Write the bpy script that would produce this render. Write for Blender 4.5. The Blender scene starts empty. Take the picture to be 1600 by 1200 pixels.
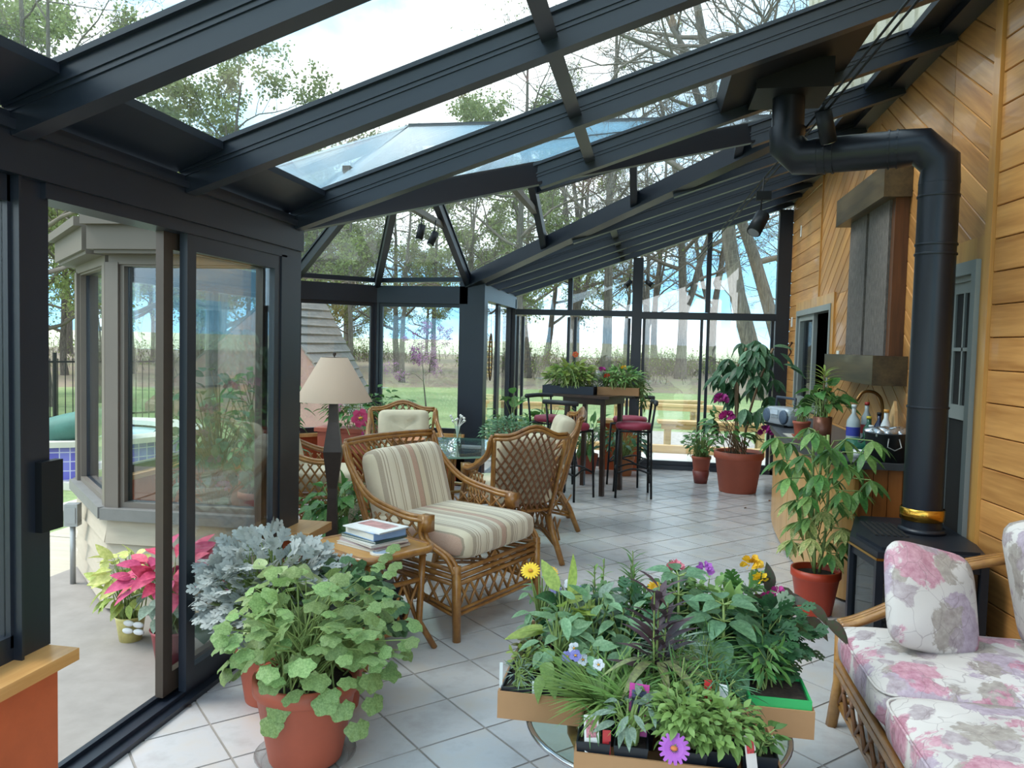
import bpy, math, random
import numpy as np
from mathutils import Vector, Matrix, Euler
PI = math.pi
SC = bpy.context.scene
COL = SC.collection
rnd = random.Random(7)

# ------------------------------------------------------------------ camera, sky, sun, exposure
cam_d = bpy.data.cameras.new('camera'); cam = bpy.data.objects.new('camera', cam_d); COL.objects.link(cam)
_yaw, _pit, _roll = math.radians(10.0), math.radians(2.92), math.radians(1.4)
cam.location = (0, 0, 1.58)
cam.rotation_euler = (Matrix.Rotation(_yaw, 3, 'Z') @ Matrix.Rotation(PI/2 - _pit, 3, 'X') @ Matrix.Rotation(_roll, 3, 'Z')).to_euler()
cam_d.sensor_width = 36.0; cam_d.lens = 36.0*1230/1600; cam_d.clip_start = .05; cam_d.clip_end = 400
SC.camera = cam
SC.view_settings.view_transform = 'Standard'
SC.view_settings.look = 'None'
SC.view_settings.gamma = 1.0
SC.view_settings.use_curve_mapping = False
SC.view_settings.exposure = 1.42
SC.cycles.transparent_max_bounces = 48
SC.cycles.max_bounces = 8
SC.cycles.use_denoising = True
SC.cycles.caustics_reflective = False
SC.cycles.caustics_refractive = False

world = bpy.data.worlds.new('overcast_sky'); SC.world = world
world.use_nodes = True
_n = world.node_tree.nodes; _l = world.node_tree.links
_n.clear()
_o = _n.new('ShaderNodeOutputWorld'); _b = _n.new('ShaderNodeBackground')
_tc = _n.new('ShaderNodeTexCoord'); _mp = _n.new('ShaderNodeMapping'); _mp.inputs['Scale'].default_value = (1.2, 1.2, 2.4)
_nz = _n.new('ShaderNodeTexNoise'); _nz.inputs['Scale'].default_value = 1.6; _nz.inputs['Detail'].default_value = 5; _nz.inputs['Roughness'].default_value = .55
_cr = _n.new('ShaderNodeValToRGB')
_cr.color_ramp.elements[0].position = .42; _cr.color_ramp.elements[0].color = (.20, .46, .68, 1)
_cr.color_ramp.elements[1].position = .60; _cr.color_ramp.elements[1].color = (.97, 1.0, 1.0, 1)
_l.new(_tc.outputs['Generated'], _mp.inputs[0]); _l.new(_mp.outputs[0], _nz.inputs['Vector']); _l.new(_nz.outputs['Fac'], _cr.inputs[0])
_l.new(_cr.outputs[0], _b.inputs['Color']); _b.inputs['Strength'].default_value = 1.25
_l.new(_b.outputs[0], _o.inputs['Surface'])

sun_d = bpy.data.lights.new('sun', 'SUN'); sun = bpy.data.objects.new('sun', sun_d); COL.objects.link(sun)
sun_d.energy = 1.2; sun_d.angle = math.radians(25); sun_d.color = (1, .97, .9)
sun.rotation_euler = Euler((math.radians(38), math.radians(-12), math.radians(-60)))

# ------------------------------------------------------------------ helpers
def lin(h):
    if isinstance(h, str):
        h = h.lstrip('#'); c = [int(h[i:i+2], 16)/255 for i in (0, 2, 4)]
        return tuple(x/12.92 if x <= .04045 else ((x+.055)/1.055)**2.4 for x in c)
    return h

class NT:
    """tiny node helper"""
    def __init__(s, name):
        s.m = bpy.data.materials.new(name); s.m.use_nodes = True
        s.n = s.m.node_tree.nodes; s.l = s.m.node_tree.links
        s.p = s.n['Principled BSDF']; s.out = s.n['Material Output']
    def new(s, t, **k):
        x = s.n.new('ShaderNode'+t)
        for a, b in k.items():
            if hasattr(x, a): setattr(x, a, b)
            else: x.inputs[a].default_value = b
        return x
    def lk(s, a, b): s.l.new(a, b)
    def coord(s, kind='Object', scale=(1, 1, 1), rot=(0, 0, 0)):
        tc = s.new('TexCoord'); mp = s.new('Mapping')
        mp.inputs['Scale'].default_value = scale; mp.inputs['Rotation'].default_value = rot
        s.lk(tc.outputs[kind], mp.inputs[0]); return mp.outputs[0]
    def ramp(s, fac, stops, interp='LINEAR'):
        r = s.new('ValToRGB'); cr = r.color_ramp; cr.interpolation = interp
        while len(cr.elements) < len(stops): cr.elements.new(.5)
        for e, (p, c) in zip(cr.elements, stops):
            e.position = p; e.color = (*lin(c), 1)
        s.lk(fac, r.inputs[0]); return r.outputs[0]
    def mix(s, fac, a, b, mode='MIX'):
        x = s.new('Mix'); x.data_type = 'RGBA'; x.blend_type = mode
        for v, i in ((fac, 0), (a, 6), (b, 7)):
            if hasattr(v, 'links'): s.lk(v, x.inputs[i])
            elif i == 0: x.inputs[0].default_value = v
            else: x.inputs[i].default_value = (*lin(v), 1)
        return x.outputs[2]
    def math(s, op, a, b=0.0):
        x = s.new('Math'); x.operation = op
        for v, i in ((a, 0), (b, 1)):
            if hasattr(v, 'links'): s.lk(v, x.inputs[i])
            else: x.inputs[i].default_value = v
        return x.outputs[0]
    def noise(s, vec, scale=5, detail=3, rough=.5):
        x = s.new('TexNoise'); x.inputs['Scale'].default_value = scale; x.inputs['Detail'].default_value = detail; x.inputs['Roughness'].default_value = rough
        if vec is not None: s.lk(vec, x.inputs['Vector'])
        return x.outputs['Fac']
    def bump(s, h, strength=.2, dist=.01):
        b = s.new('Bump'); b.inputs['Strength'].default_value = strength; b.inputs['Distance'].default_value = dist
        s.lk(h, b.inputs['Height']); s.lk(b.outputs[0], s.p.inputs['Normal'])
    def rand(s):
        return s.new('ObjectInfo').outputs['Random']

def mat(name, col, rough=.5, metal=0, var=.12, scale=6, bump=0, kind='Object', stretch=(1, 1, 1), rand=0, spec=.5, coat=0):
    t = NT(name); c = lin(col)
    v = t.coord(kind, stretch)
    f = t.noise(v, scale, 4, .6)
    lo = tuple(max(0, x*(1-var)) for x in c); hi = tuple(min(1, x*(1+var)) for x in c)
    cc = t.ramp(f, [(.3, lo), (.7, hi)])
    if rand:
        r = t.math('ADD', t.math('MULTIPLY', t.rand(), 2*rand), 1-rand)
        cc = t.mix(1.0, cc, '#ffffff', 'MULTIPLY') if False else cc
        hsv = t.new('HueSaturation'); t.lk(r, hsv.inputs['Value']); t.lk(cc, hsv.inputs['Color']); cc = hsv.outputs[0]
    t.lk(cc, t.p.inputs['Base Color'])
    t.p.inputs['Roughness'].default_value = rough; t.p.inputs['Metallic'].default_value = metal
    t.p.inputs['Specular IOR Level'].default_value = spec
    if coat: t.p.inputs['Coat Weight'].default_value = coat
    if bump: t.bump(f, bump, .01)
    return t.m

def leaf_mat(name, col, col2=None, rough=.42, trans=.35, rand=.28, scale=9, spec=.4, hue=.012):
    t = NT(name); c = lin(col); c2 = lin(col2) if col2 else tuple(x*.62 for x in c)
    f = t.noise(t.coord('Object', (1, 1, 1)), scale, 2)
    cc = t.ramp(f, [(.35, c2), (.65, c)])
    hsv = t.new('HueSaturation')
    rr = t.rand()
    t.lk(t.math('ADD', t.math('MULTIPLY', rr, 2*rand), 1-rand), hsv.inputs['Value'])
    t.lk(t.math('ADD', t.math('MULTIPLY', rr, 2*hue), .5-hue), hsv.inputs['Hue'])
    t.lk(cc, hsv.inputs['Color']); cc = hsv.outputs[0]
    t.lk(cc, t.p.inputs['Base Color']); t.p.inputs['Roughness'].default_value = rough
    t.p.inputs['Specular IOR Level'].default_value = spec
    tr = t.new('BsdfTranslucent'); t.lk(cc, tr.inputs['Color'])
    mx = t.new('MixShader'); mx.inputs[0].default_value = trans
    t.lk(t.p.outputs[0], mx.inputs[1]); t.lk(tr.outputs[0], mx.inputs[2]); t.lk(mx.outputs[0], t.out.inputs['Surface'])
    return t.m

def wood_mat(name, a, b, rough=.35, grain=14, rand=.18, axis=0, coat=.15):
    t = NT(name)
    s = [1, 1, 1]; s[axis] = .07
    v = t.coord('Object', tuple(s))
    off = t.new('VectorMath'); off.operation = 'ADD'; t.lk(v, off.inputs[0])
    cmb = t.new('CombineXYZ'); r = t.rand()
    for i in range(3): t.lk(t.math('MULTIPLY', r, 37.0), cmb.inputs[i])
    t.lk(cmb.outputs[0], off.inputs[1])
    f = t.noise(off.outputs[0], grain, 5, .6)
    f2 = t.noise(off.outputs[0], grain*7, 2, .5)
    ff = t.math('ADD', t.math('MULTIPLY', f, .75), t.math('MULTIPLY', f2, .25))
    cc = t.ramp(ff, [(.35, b), (.62, a)])
    hsv = t.new('HueSaturation'); t.lk(cc, hsv.inputs['Color'])
    t.lk(t.math('ADD', t.math('MULTIPLY', r, 2*rand), 1-rand), hsv.inputs['Value'])
    t.lk(hsv.outputs[0], t.p.inputs['Base Color']); t.p.inputs['Roughness'].default_value = rough
    t.p.inputs['Coat Weight'].default_value = coat
    t.bump(ff, .08, .004)
    return t.m

def glass_mat(name, tint=(.93, .975, .96), ior=1.5, rough=0.0, haze=0.0):
    t = NT(name); t.n.remove(t.p)
    tr = t.new('BsdfTransparent'); tr.inputs['Color'].default_value = (*tint, 1)
    gl = t.new('BsdfGlossy'); gl.inputs['Roughness'].default_value = rough; gl.inputs['Color'].default_value = (1, 1, 1, 1)
    lw = t.new('LayerWeight'); lw.inputs['Blend'].default_value = .5
    f0 = ((ior-1)/(ior+1))**2                                       # Schlick, the same from both sides of the thin pane
    fr = t.math('ADD', t.math('MULTIPLY', t.math('POWER', lw.outputs['Facing'], 5.0), 1-f0), f0)
    mx = t.new('MixShader'); t.lk(fr, mx.inputs[0]); t.lk(tr.outputs[0], mx.inputs[1]); t.lk(gl.outputs[0], mx.inputs[2])
    o = mx.outputs[0]
    if haze:
        df = t.new('BsdfDiffuse'); df.inputs['Color'].default_value = (.8, .85, .85, 1)
        m2 = t.new('MixShader'); m2.inputs[0].default_value = haze
        t.lk(o, m2.inputs[1]); t.lk(df.outputs[0], m2.inputs[2]); o = m2.outputs[0]
    t.lk(o, t.out.inputs['Surface'])
    return t.m

def link_obj(name, me, parent=None):
    o = bpy.data.objects.new(name, me); COL.objects.link(o)
    if parent is not None: o.parent = parent
    return o

class MB:
    def __init__(s): s.V = []; s.F = []; s.n = 0
    def add(s, vs, fs):
        b = s.n
        s.V.extend([tuple(v) for v in vs]); s.n += len(vs)
        s.F.extend([tuple(i+b for i in f) for f in fs]); return s
    def box(s, x0, x1, y0, y1, z0, z1, M=None):
        vs = [(x, y, z) for z in (z0, z1) for y in (y0, y1) for x in (x0, x1)]
        if M is not None: vs = [M @ Vector(v) for v in vs]
        return s.add(vs, [(0, 2, 3, 1), (4, 5, 7, 6), (0, 1, 5, 4), (2, 6, 7, 3), (0, 4, 6, 2), (1, 3, 7, 5)])
    def cbox(s, c, d, M=None):
        return s.box(c[0]-d[0]/2, c[0]+d[0]/2, c[1]-d[1]/2, c[1]+d[1]/2, c[2]-d[2]/2, c[2]+d[2]/2, M)
    def beam(s, p0, p1, w, h, up=(0, 0, 1), off=0.0):
        """box from p0 to p1, width w sideways, height h along up; off shifts along up"""
        p0 = Vector(p0); p1 = Vector(p1); d = (p1-p0).normalized(); up = Vector(up)
        sd = d.cross(up)
        if sd.length < 1e-5: sd = d.cross(Vector((1, 0, 0)))
        sd.normalize(); u = sd.cross(d).normalized()
        vs = []
        for p in (p0, p1):
            for a, b in ((-1, -1), (1, -1), (1, 1), (-1, 1)):
                vs.append(p + sd*(a*w/2) + u*(b*h/2+off))
        return s.add(vs, [(3, 2, 1, 0), (4, 5, 6, 7), (0, 1, 5, 4), (1, 2, 6, 5), (2, 3, 7, 6), (3, 0, 4, 7)])
    def tube(s, pts, r, n=6, cap=True, closed=False):
        pts = [Vector(p) for p in pts]; m = len(pts)
        rs = r if hasattr(r, '__len__') else [r]*m
        b = s.n; vs = []; prev = None
        for i, p in enumerate(pts):
            if closed: d = pts[(i+1) % m]-pts[i-1]
            else: d = pts[min(i+1, m-1)]-pts[max(i-1, 0)]
            if d.length < 1e-9: d = Vector((0, 0, 1))
            d.normalize()
            if prev is None:
                a = Vector((0, 0, 1)) if abs(d.z) < .9 else Vector((1, 0, 0))
                u = d.cross(a).normalized()
            else:
                u = prev - d*prev.dot(d)
                u = u.normalized() if u.length > 1e-6 else d.orthogonal().normalized()
            prev = u; w = d.cross(u)
            for k in range(n):
                a = 2*PI*k/n
                vs.append(p + (u*math.cos(a)+w*math.sin(a))*rs[i])
        fs = []
        for i in range(m if closed else m-1):
            j = (i+1) % m
            for k in range(n):
                k2 = (k+1) % n
                fs.append((i*n+k, i*n+k2, j*n+k2, j*n+k))
        if cap and not closed:
            fs.append(tuple(range(n-1, -1, -1))); fs.append(tuple((m-1)*n+k for k in range(n)))
        return s.add(vs, fs)
    def lathe(s, prof, n=24, c=(0, 0, 0), cap0=True, cap1=True, M=None):
        vs = []; fs = []
        for (r, z) in prof:
            for k in range(n):
                a = 2*PI*k/n; vs.append(Vector((c[0]+r*math.cos(a), c[1]+r*math.sin(a), c[2]+z)))
        m = len(prof)
        for i in range(m-1):
            for k in range(n):
                k2 = (k+1) % n; fs.append((i*n+k, i*n+k2, (i+1)*n+k2, (i+1)*n+k))
        if cap0: fs.append(tuple(range(n-1, -1, -1)))
        if cap1: fs.append(tuple((m-1)*n+k for k in range(n)))
        if M is not None: vs = [M @ v for v in vs]
        return s.add(vs, fs)
    def prism(s, poly, z0, z1, M=None):
        n = len(poly)
        vs = [Vector((x, y, z0)) for x, y in poly]+[Vector((x, y, z1)) for x, y in poly]
        if M is not None: vs = [M @ v for v in vs]
        fs = [tuple(range(n-1, -1, -1)), tuple(range(n, 2*n))]
        fs += [(i, (i+1) % n, n+(i+1) % n, n+i) for i in range(n)]
        return s.add(vs, fs)
    def slab(s, pts, t):
        """polygon in 3D with thickness t along its normal (downwards side)"""
        pts = [Vector(p) for p in pts]; nrm = (pts[1]-pts[0]).cross(pts[2]-pts[0]).normalized()
        n = len(pts)
        vs = pts+[p-nrm*t for p in pts]
        return s.add(vs, [tuple(range(n)), tuple(range(2*n-1, n-1, -1))]+[(i, n+i, n+(i+1) % n, (i+1) % n) for i in range(n)])
    def sellip(s, c, d, e1=.5, e2=.3, nu=20, nv=10, M=None):
        """rounded cushion: superellipsoid, d half sizes"""
        def sp(v, e): return math.copysign(abs(v)**e, v)
        vs = []; fs = []
        for j in range(nv+1):
            ph = -PI/2+PI*j/nv
            for i in range(nu):
                th = 2*PI*i/nu
                vs.append(Vector((c[0]+d[0]*sp(math.cos(ph), e1)*sp(math.cos(th), e2), c[1]+d[1]*sp(math.cos(ph), e1)*sp(math.sin(th), e2), c[2]+d[2]*sp(math.sin(ph), e1))))
        for j in range(nv):
            for i in range(nu):
                i2 = (i+1) % nu; fs.append((j*nu+i, j*nu+i2, (j+1)*nu+i2, (j+1)*nu+i))
        if M is not None: vs = [M @ v for v in vs]
        return s.add(vs, fs)
    def mesh(s, name, m=None, smooth=False):
        me = bpy.data.meshes.new(name); me.from_pydata(s.V, [], s.F)
        if m is not None: me.materials.append(m)
        if smooth: me.polygons.foreach_set('use_smooth', [True]*len(me.polygons))
        me.update(); return me
    def build(s, name, m, parent=None, smooth=False, loc=None):
        o = link_obj(name, s.mesh(name, m, smooth), parent)
        if loc is not None: o.location = loc
        return o

def smooth_by_angle(o, ang=35):
    me = o.data
    me.polygons.foreach_set('use_smooth', [True]*len(me.polygons))
    try: me.set_sharp_from_angle(angle=math.radians(ang))
    except Exception: pass
    return o

def tag(o, label=None, cat=None, group=None, kind=None):
    if label: o['label'] = label
    if cat: o['category'] = cat
    if group: o['group'] = group
    if kind: o['kind'] = kind
    return o
def empty(name, loc=(0, 0, 0), rz=0.0, label=None, cat=None, group=None, kind=None):
    o = bpy.data.objects.new(name, None); COL.objects.link(o)
    o.location = loc; o.rotation_euler = (0, 0, rz); o.empty_display_size = .1
    return tag(o, label, cat, group, kind)
def structure(name, label=None, loc=(0, 0, 0), rz=0):
    return empty(name, loc, rz, label, None, None, 'structure')
def dup(root, loc=None, rz=None, label=None, group=None, scale=None):
    r = root.copy(); COL.objects.link(r)
    if loc is not None: r.location = loc
    if rz is not None: r.rotation_euler = (0, 0, rz)
    if scale is not None: r.scale = (scale,)*3 if not hasattr(scale, '__len__') else scale
    if label: r['label'] = label
    if group: r['group'] = group
    for ch in list(root.children):
        c = ch.copy(); COL.objects.link(c); c.parent = r
        for g in list(ch.children):
            d = g.copy(); COL.objects.link(d); d.parent = c
    return r
def np_mesh(name, V, F, m=None, smooth=False):
    """V (n,3), F (k,3 or 4) numpy"""
    me = bpy.data.meshes.new(name); k = F.shape[1]
    me.vertices.add(len(V)); me.vertices.foreach_set('co', np.asarray(V, np.float32).ravel())
    me.loops.add(F.size); me.loops.foreach_set('vertex_index', F.astype(np.int32).ravel())
    me.polygons.add(len(F)); me.polygons.foreach_set('loop_start', np.arange(0, F.size, k, dtype=np.int32))
    if m is not None: me.materials.append(m)
    if smooth: me.polygons.foreach_set('use_smooth', np.ones(len(F), bool))
    me.update(calc_edges=True); me.validate(); return me
def clip_poly(poly, region):
    """Sutherland-Hodgman, region convex CCW"""
    out = poly
    for i in range(len(region)):
        a = region[i]; b = region[(i+1) % len(region)]
        inp = out; out = []
        if not inp: return []
        def side(p): return (b[0]-a[0])*(p[1]-a[1])-(b[1]-a[1])*(p[0]-a[0])
        for j in range(len(inp)):
            p = inp[j]; q = inp[(j+1) % len(inp)]; sp_, sq = side(p), side(q)
            if sp_ >= 0: out.append(p)
            if (sp_ >= 0) != (sq >= 0):
                t = sp_/(sp_-sq); out.append((p[0]+(q[0]-p[0])*t, p[1]+(q[1]-p[1])*t))
    return out
def area(p): return abs(sum(p[i][0]*p[(i+1) % len(p)][1]-p[(i+1) % len(p)][0]*p[i][1] for i in range(len(p))))/2

# ------------------------------------------------------------------ shared materials
FRAME = mat('dark_aluminium_frame', '#19202b', .36, .0, .08, 3, spec=.6)
FRAME_OUT = mat('taupe_aluminium_frame', '#686058', .5, 0, .06, 3)
GLASS = glass_mat('window_glass', (.95, .975, .975), 1.75)
GLASS_ROOF = glass_mat('roof_glass', (.92, .96, .97), 1.6, 0, .045)
ORANGE = mat('orange_stucco_paint', '#b0542b', .75, 0, .10, 9, .15)
CAPWOOD = wood_mat('honey_pine_cap', '#cfa066', '#b4824a', .4, 10, .08, 1)
BOARD = wood_mat('cedar_board', '#c99255', '#a06b38', .4, 9, .17, 0)
TRIMWOOD = wood_mat('cedar_trim', '#cb9850', '#b27b3c', .38, 9, .05, 2)
GREYPAINT = mat('sage_grey_window_paint', '#878b88', .5, 0, .05, 4)
BLACK = mat('black_matt_metal', '#121519', .5, .0, .1, 5, spec=.3)
DARK = mat('dark_interior', '#0c0b0a', .8)
SOIL = mat('potting_soil', '#2a211a', .95, 0, .5, 60, .5)
TERRA = mat('terracotta_plastic', '#a4533d', .55, 0, .08, 5)
BLACKPOT = mat('black_nursery_plastic', '#1b1f26', .4, 0, .1, 8)
CARD = mat('cardboard', '#a27a55', .85, 0, .06, 5)
# ================================================================== STRUCTURE
WX = 1.70            # right wall plane
LX = -1.98           # left wall plane
FY = 10.40           # far wall plane
def roof_z(x): return 2.31+.338*(x-LX)

# ---- floor: diagonal ceramic tiles on a recessed grout bed
floor = structure('floor', 'pale grey ceramic tile floor laid diagonally')
TS = .44/math.sqrt(2); H2 = .22
_t = NT('ceramic_floor_tile')
_v = _t.coord('Object'); _r = _t.rand()
_cmb = _t.new('CombineXYZ'); _t.lk(_t.math('MULTIPLY', _r, 50.), _cmb.inputs[0]); _t.lk(_t.math('MULTIPLY', _r, 91.), _cmb.inputs[1])
_va = _t.new('VectorMath'); _va.operation = 'ADD'; _t.lk(_v, _va.inputs[0]); _t.lk(_cmb.outputs[0], _va.inputs[1])
_f = _t.noise(_va.outputs[0], 5, 5, .6)
_c = _t.ramp(_f, [(.3, '#a9a6a5'), (.5, '#b8b7b8'), (.72, '#bbb4ad')])
_h = _t.new('HueSaturation'); _t.lk(_c, _h.inputs['Color']); _t.lk(_t.math('ADD', _t.math('MULTIPLY', _r, .12), .94), _h.inputs['Value'])
_t.lk(_h.outputs[0], _t.p.inputs['Base Color']); _t.p.inputs['Roughness'].default_value = .22
_t.bump(_f, .05, .003)
TILE = _t.m
GROUT = mat('grey_grout', '#8d8781', .9)
bm = MB().box(-3.8, 2.2, .2, 10.4, -.06, -.004); bm.build('grout_bed', GROUT, floor)
th = .1505*math.sqrt(2)
tile_me = MB().add([(0, -th, 0), (th, 0, 0), (0, th, 0), (-th, 0, 0), (0, -th, -.012), (th, 0, -.012), (0, th, -.012), (-th, 0, -.012)],
                   [(0, 1, 2, 3), (0, 4, 5, 1), (1, 5, 6, 2), (2, 6, 7, 3), (3, 7, 4, 0)]).mesh('floor_tile', TILE)
REG = [[(-1.90, .9), (2.0, .9), (2.0, 10.35), (-1.90, 10.35)], [(-3.70, 4.75), (-3.0, 4.08), (-1.90, 4.15), (-1.90, 8.40), (-3.05, 8.40), (-3.70, 7.75)]]
cand = []
for i in range(-20, 20):
    for j in range(0, 60):
        if (i+j) % 2: continue
        x = -.843+i*H2; y = 3.32-3.52+(j)*H2+H2
        if y < 1.0 or (x > 1.8 and y > 4): continue
        full = [(x, y-th), (x+th, y), (x, y+th), (x-th, y)]
        for rg in REG:
            c = clip_poly(full, rg)
            if len(c) > 2 and area(c) > .003:
                cand.append((math.hypot(x, y) if abs(math.atan2(x, y)+.17) < .66 else 90+math.hypot(x, y), x, y, None if area(c) > .99*area(full) else c))
cand.sort(key=lambda q: q[0])
rest = MB()
for k, (d, x, y, c) in enumerate(cand):
    if k < 300:
        if c is None: o = link_obj('floor_tile', tile_me, floor)
        else: o = MB().prism([(p[0]-x, p[1]-y) for p in c], -.012, 0).build('floor_tile', TILE, floor)
        o.location = (x, y, 0)
    else:
        c = c or [(x, y-th), (x+th, y), (x, y+th), (x-th, y)]
        rest.add([(p[0], p[1], 0) for p in c], [tuple(range(len(c)))])
tag(rest.build('far_floor_tiles', TILE, floor), kind='stuff')

# ---- left wall : post, header, sliding door, knee wall
wl = structure('wall_left', 'left glazed wall of dark aluminium frames')
def kbox(nm, x0, x1, y0, y1, z0, z1, m, par, ): return MB().box(x0, x1, y0, y1, z0, z1).build(nm, m, par)
kbox('knee_wall', -2.06, -1.90, .3, 2.255, 0, .50, ORANGE, wl)
kbox('wood_cap', -2.03, -1.835, .3, 2.275, .50, .54, CAPWOOD, wl)
kbox('post', -2.05, -1.95, 2.15, 2.283, .54, 2.08, FRAME, wl)
kbox('header', -2.05, -1.915, .3, 4.12, 2.06, 2.24, FRAME, wl)
kbox('header_lip', -1.93, -1.895, .3, 4.12, 2.185, 2.215, FRAME, wl)
kbox('post', -2.05, -1.93, 3.95, 4.12, .54, 2.24, FRAME, wl)
kbox('knee_wall', -2.06, -1.86, 3.93, 4.14, 0, .50, ORANGE, wl)
kbox('wood_cap', -2.02, -1.76, 3.89, 4.19, .50, .545, CAPWOOD, wl)
for y0, y1 in ((.3, .42), (2.14, 2.15)):
    kbox('jamb', -2.03, -1.93, y0, y1, .54, 2.06, FRAME, wl)
w1 = structure('window_1', 'side window at the left edge beyond the dark post')
for a in ((.42, .49, .58, 2.06), (2.128, 2.14, .58, 2.06), (.42, 2.14, .54, .62), (.42, 2.14, 1.98, 2.06)):
    kbox('sash_rail', -2.0, -1.96, *a, FRAME, w1)
kbox('pane', -1.983, -1.977, .49, 2.128, .62, 1.98, GLASS, w1)
d1 = structure('door_1', 'dark framed sliding glass patio door in the left wall')
kbox('floor_track', -2.07, -1.90, 2.26, 3.95, -.01, .022, FRAME, d1)
for x in (-2.03, -1.95): kbox('track_rail', x-.008, x+.008, 2.26, 3.95, .022, .04, FRAME, d1)
kbox('door_head', -2.05, -1.93, 2.25, 3.95, 2.01, 2.06, FRAME, d1)
kbox('door_jamb', -2.05, -1.93, 3.89, 3.95, .02, 2.02, FRAME, d1)
SUNLIT_STILE = mat('sunlit_door_stile', '#4a4038', .35, .2, .08)  # taupe of the sliding leaf has the sunlight on its frame put into the colour
for nm, x, y0, y1, sm in (('sliding_leaf', -2.015, 2.97, 3.88, SUNLIT_STILE), ('fixed_leaf', -1.955, 3.045, 3.89, FRAME)):
    f = MB()
    f.box(x-.018, x+.018, y0, y0+.065, .04, 2.01).box(x-.018, x+.018, y1-.065, y1, .04, 2.01)
    f.box(x-.018, x+.018, y0+.065, y1-.065, .04, .13).box(x-.018, x+.018, y0+.065, y1-.065, 1.94, 2.01)
    lf = f.build(nm, sm, d1)
    kbox('pane', x-.003, x+.003, y0+.065, y1-.065, .13, 1.94, GLASS, lf)
kbox('latch_case', -1.955, -1.925, 2.22, 2.314, .93, 1.16, BLACK, d1)

# ---- bay wall (half octagon bulging to the left)
BC = [(-1.99, 4.03), (-3.0, 4.0), (-3.75, 4.70), (-3.75, 7.80), (-3.05, 8.45), (-1.99, 8.45)]
wb = structure('wall_bay', 'glazed half octagon sun bay with orange knee wall')
CLAP = mat('beige_clapboard', '#a99f8e', .75, 0, .07, 5, .1, stretch=(1, 1, 6))
SILLG = mat('grey_stone_sill', '#6f6e6b', .6, 0, .08, 12)
SOFF = mat('taupe_fascia', '#595249', .55, 0, .05, 3)
cen = Vector((-2.6, 6.22, 0))
for i in range(5):
    a = Vector((*BC[i], 0)); b = Vector((*BC[i+1], 0)); d = (b-a).normalized(); L = (b-a).length
    nout = Vector((d.y, -d.x, 0))
    if nout.dot((a+b)/2-cen) < 0: nout = -nout
    up = Vector((0, 0, 1))
    def seg(nm, m, s0, s1, z0, z1, n0, n1, par=wb, dd=d, aa=a, no=nout):
        vs = []
        for z in (z0, z1):
            for n in (n0, n1):
                for s in (s0, s1):
                    vs.append(aa+dd*s+no*n+Vector((0, 0, z)))
        return MB().add(vs, [(0, 2, 3, 1), (4, 5, 7, 6), (0, 1, 5, 4), (2, 6, 7, 3), (0, 4, 6, 2), (1, 3, 7, 5)]).build(nm, m, par)
    s0 = .06 if i == 0 else 0; s1 = L
    seg('knee_wall', ORANGE, s0, s1, 0, .54, -.07, .0)
    if i < 3:
        for k in range(4):
            h0 = .02+k*.125
            # clapboards overlap, the lower edge stands proud
            vs = []
            for z, n1 in ((h0, .052), (h0+.13, .030)):
                for n in (.0, n1):
                    for s in (s0, s1+.02): vs.append(a+d*s+nout*n+Vector((0, 0, z)))
            MB().add(vs, [(0, 2, 3, 1), (4, 5, 7, 6), (0, 1, 5, 4), (2, 6, 7, 3), (0, 4, 6, 2), (1, 3, 7, 5)]).build('clapboard', CLAP, wb)
        seg('outer_sill', SILLG, s0, s1+.03, .535, .60, -.0, .085)
        seg('fascia', SOFF, s0-.0, s1+.05, 2.04, 2.20, .02, .16)
        seg('soffit', SOFF, s0, s1+.02, 2.02, 2.04, .0, .14)
        seg('gutter', SOFF, s0, s1+.06, 2.17, 2.22, .16, .20)
    seg('inner_cap', CAPWOOD, s0, s1, .54, .575, -.12, .0)
    seg('bay_header', FRAME, s0, s1, 2.0, 2.19, -.07, -.0)
    if i < 3: seg('outer_header', FRAME_OUT, s0, s1, 1.97, 2.04, .0, .045)
    # posts at the ends of each facet
    pw = .05
    for s in (s0+.0, s1-pw):
        seg('bay_post', FRAME, s, s+pw, .575, 2.0, -.06, .0)
        if i < 3: seg('outer_post', FRAME_OUT, s-.01, s+pw+.02, .60, 1.98, .0, .05)
    wn = structure('window_%d' % (i+2), ['bay window facing the patio beside the sliding door', 'narrow angled bay window', 'long side window of the bay', 'angled bay window at the back left', 'bay window behind the dining table'][i])
    nwin = 2 if i == 2 else 1
    for q in range(nwin):
        u0 = s0+pw+(s1-s0-2*pw)*q/nwin; u1 = s0+pw+(s1-s0-2*pw)*(q+1)/nwin
        for (p0, p1, q0, q1) in ((u0, u0+.035, .60, 2.0), (u1-.035, u1, .60, 2.0), (u0+.035, u1-.035, .575, .63), (u0+.035, u1-.035, 1.96, 2.0)):
            seg('sash_rail', FRAME, p0, p1, q0, q1, -.045, -.004, wn)
            if i < 3: seg('outer_sash_rail', FRAME_OUT, p0, p1, q0, q1, -.003, .03, wn)
        seg('pane', GLASS, u0+.035, u1-.035, .63, 1.96, -.02, -.014, wn)
# heavy post closing the bay on the far side
kbox('corner_post', -2.08, -1.80, 8.38, 8.56, 0, 2.24, FRAME, wb)

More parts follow.
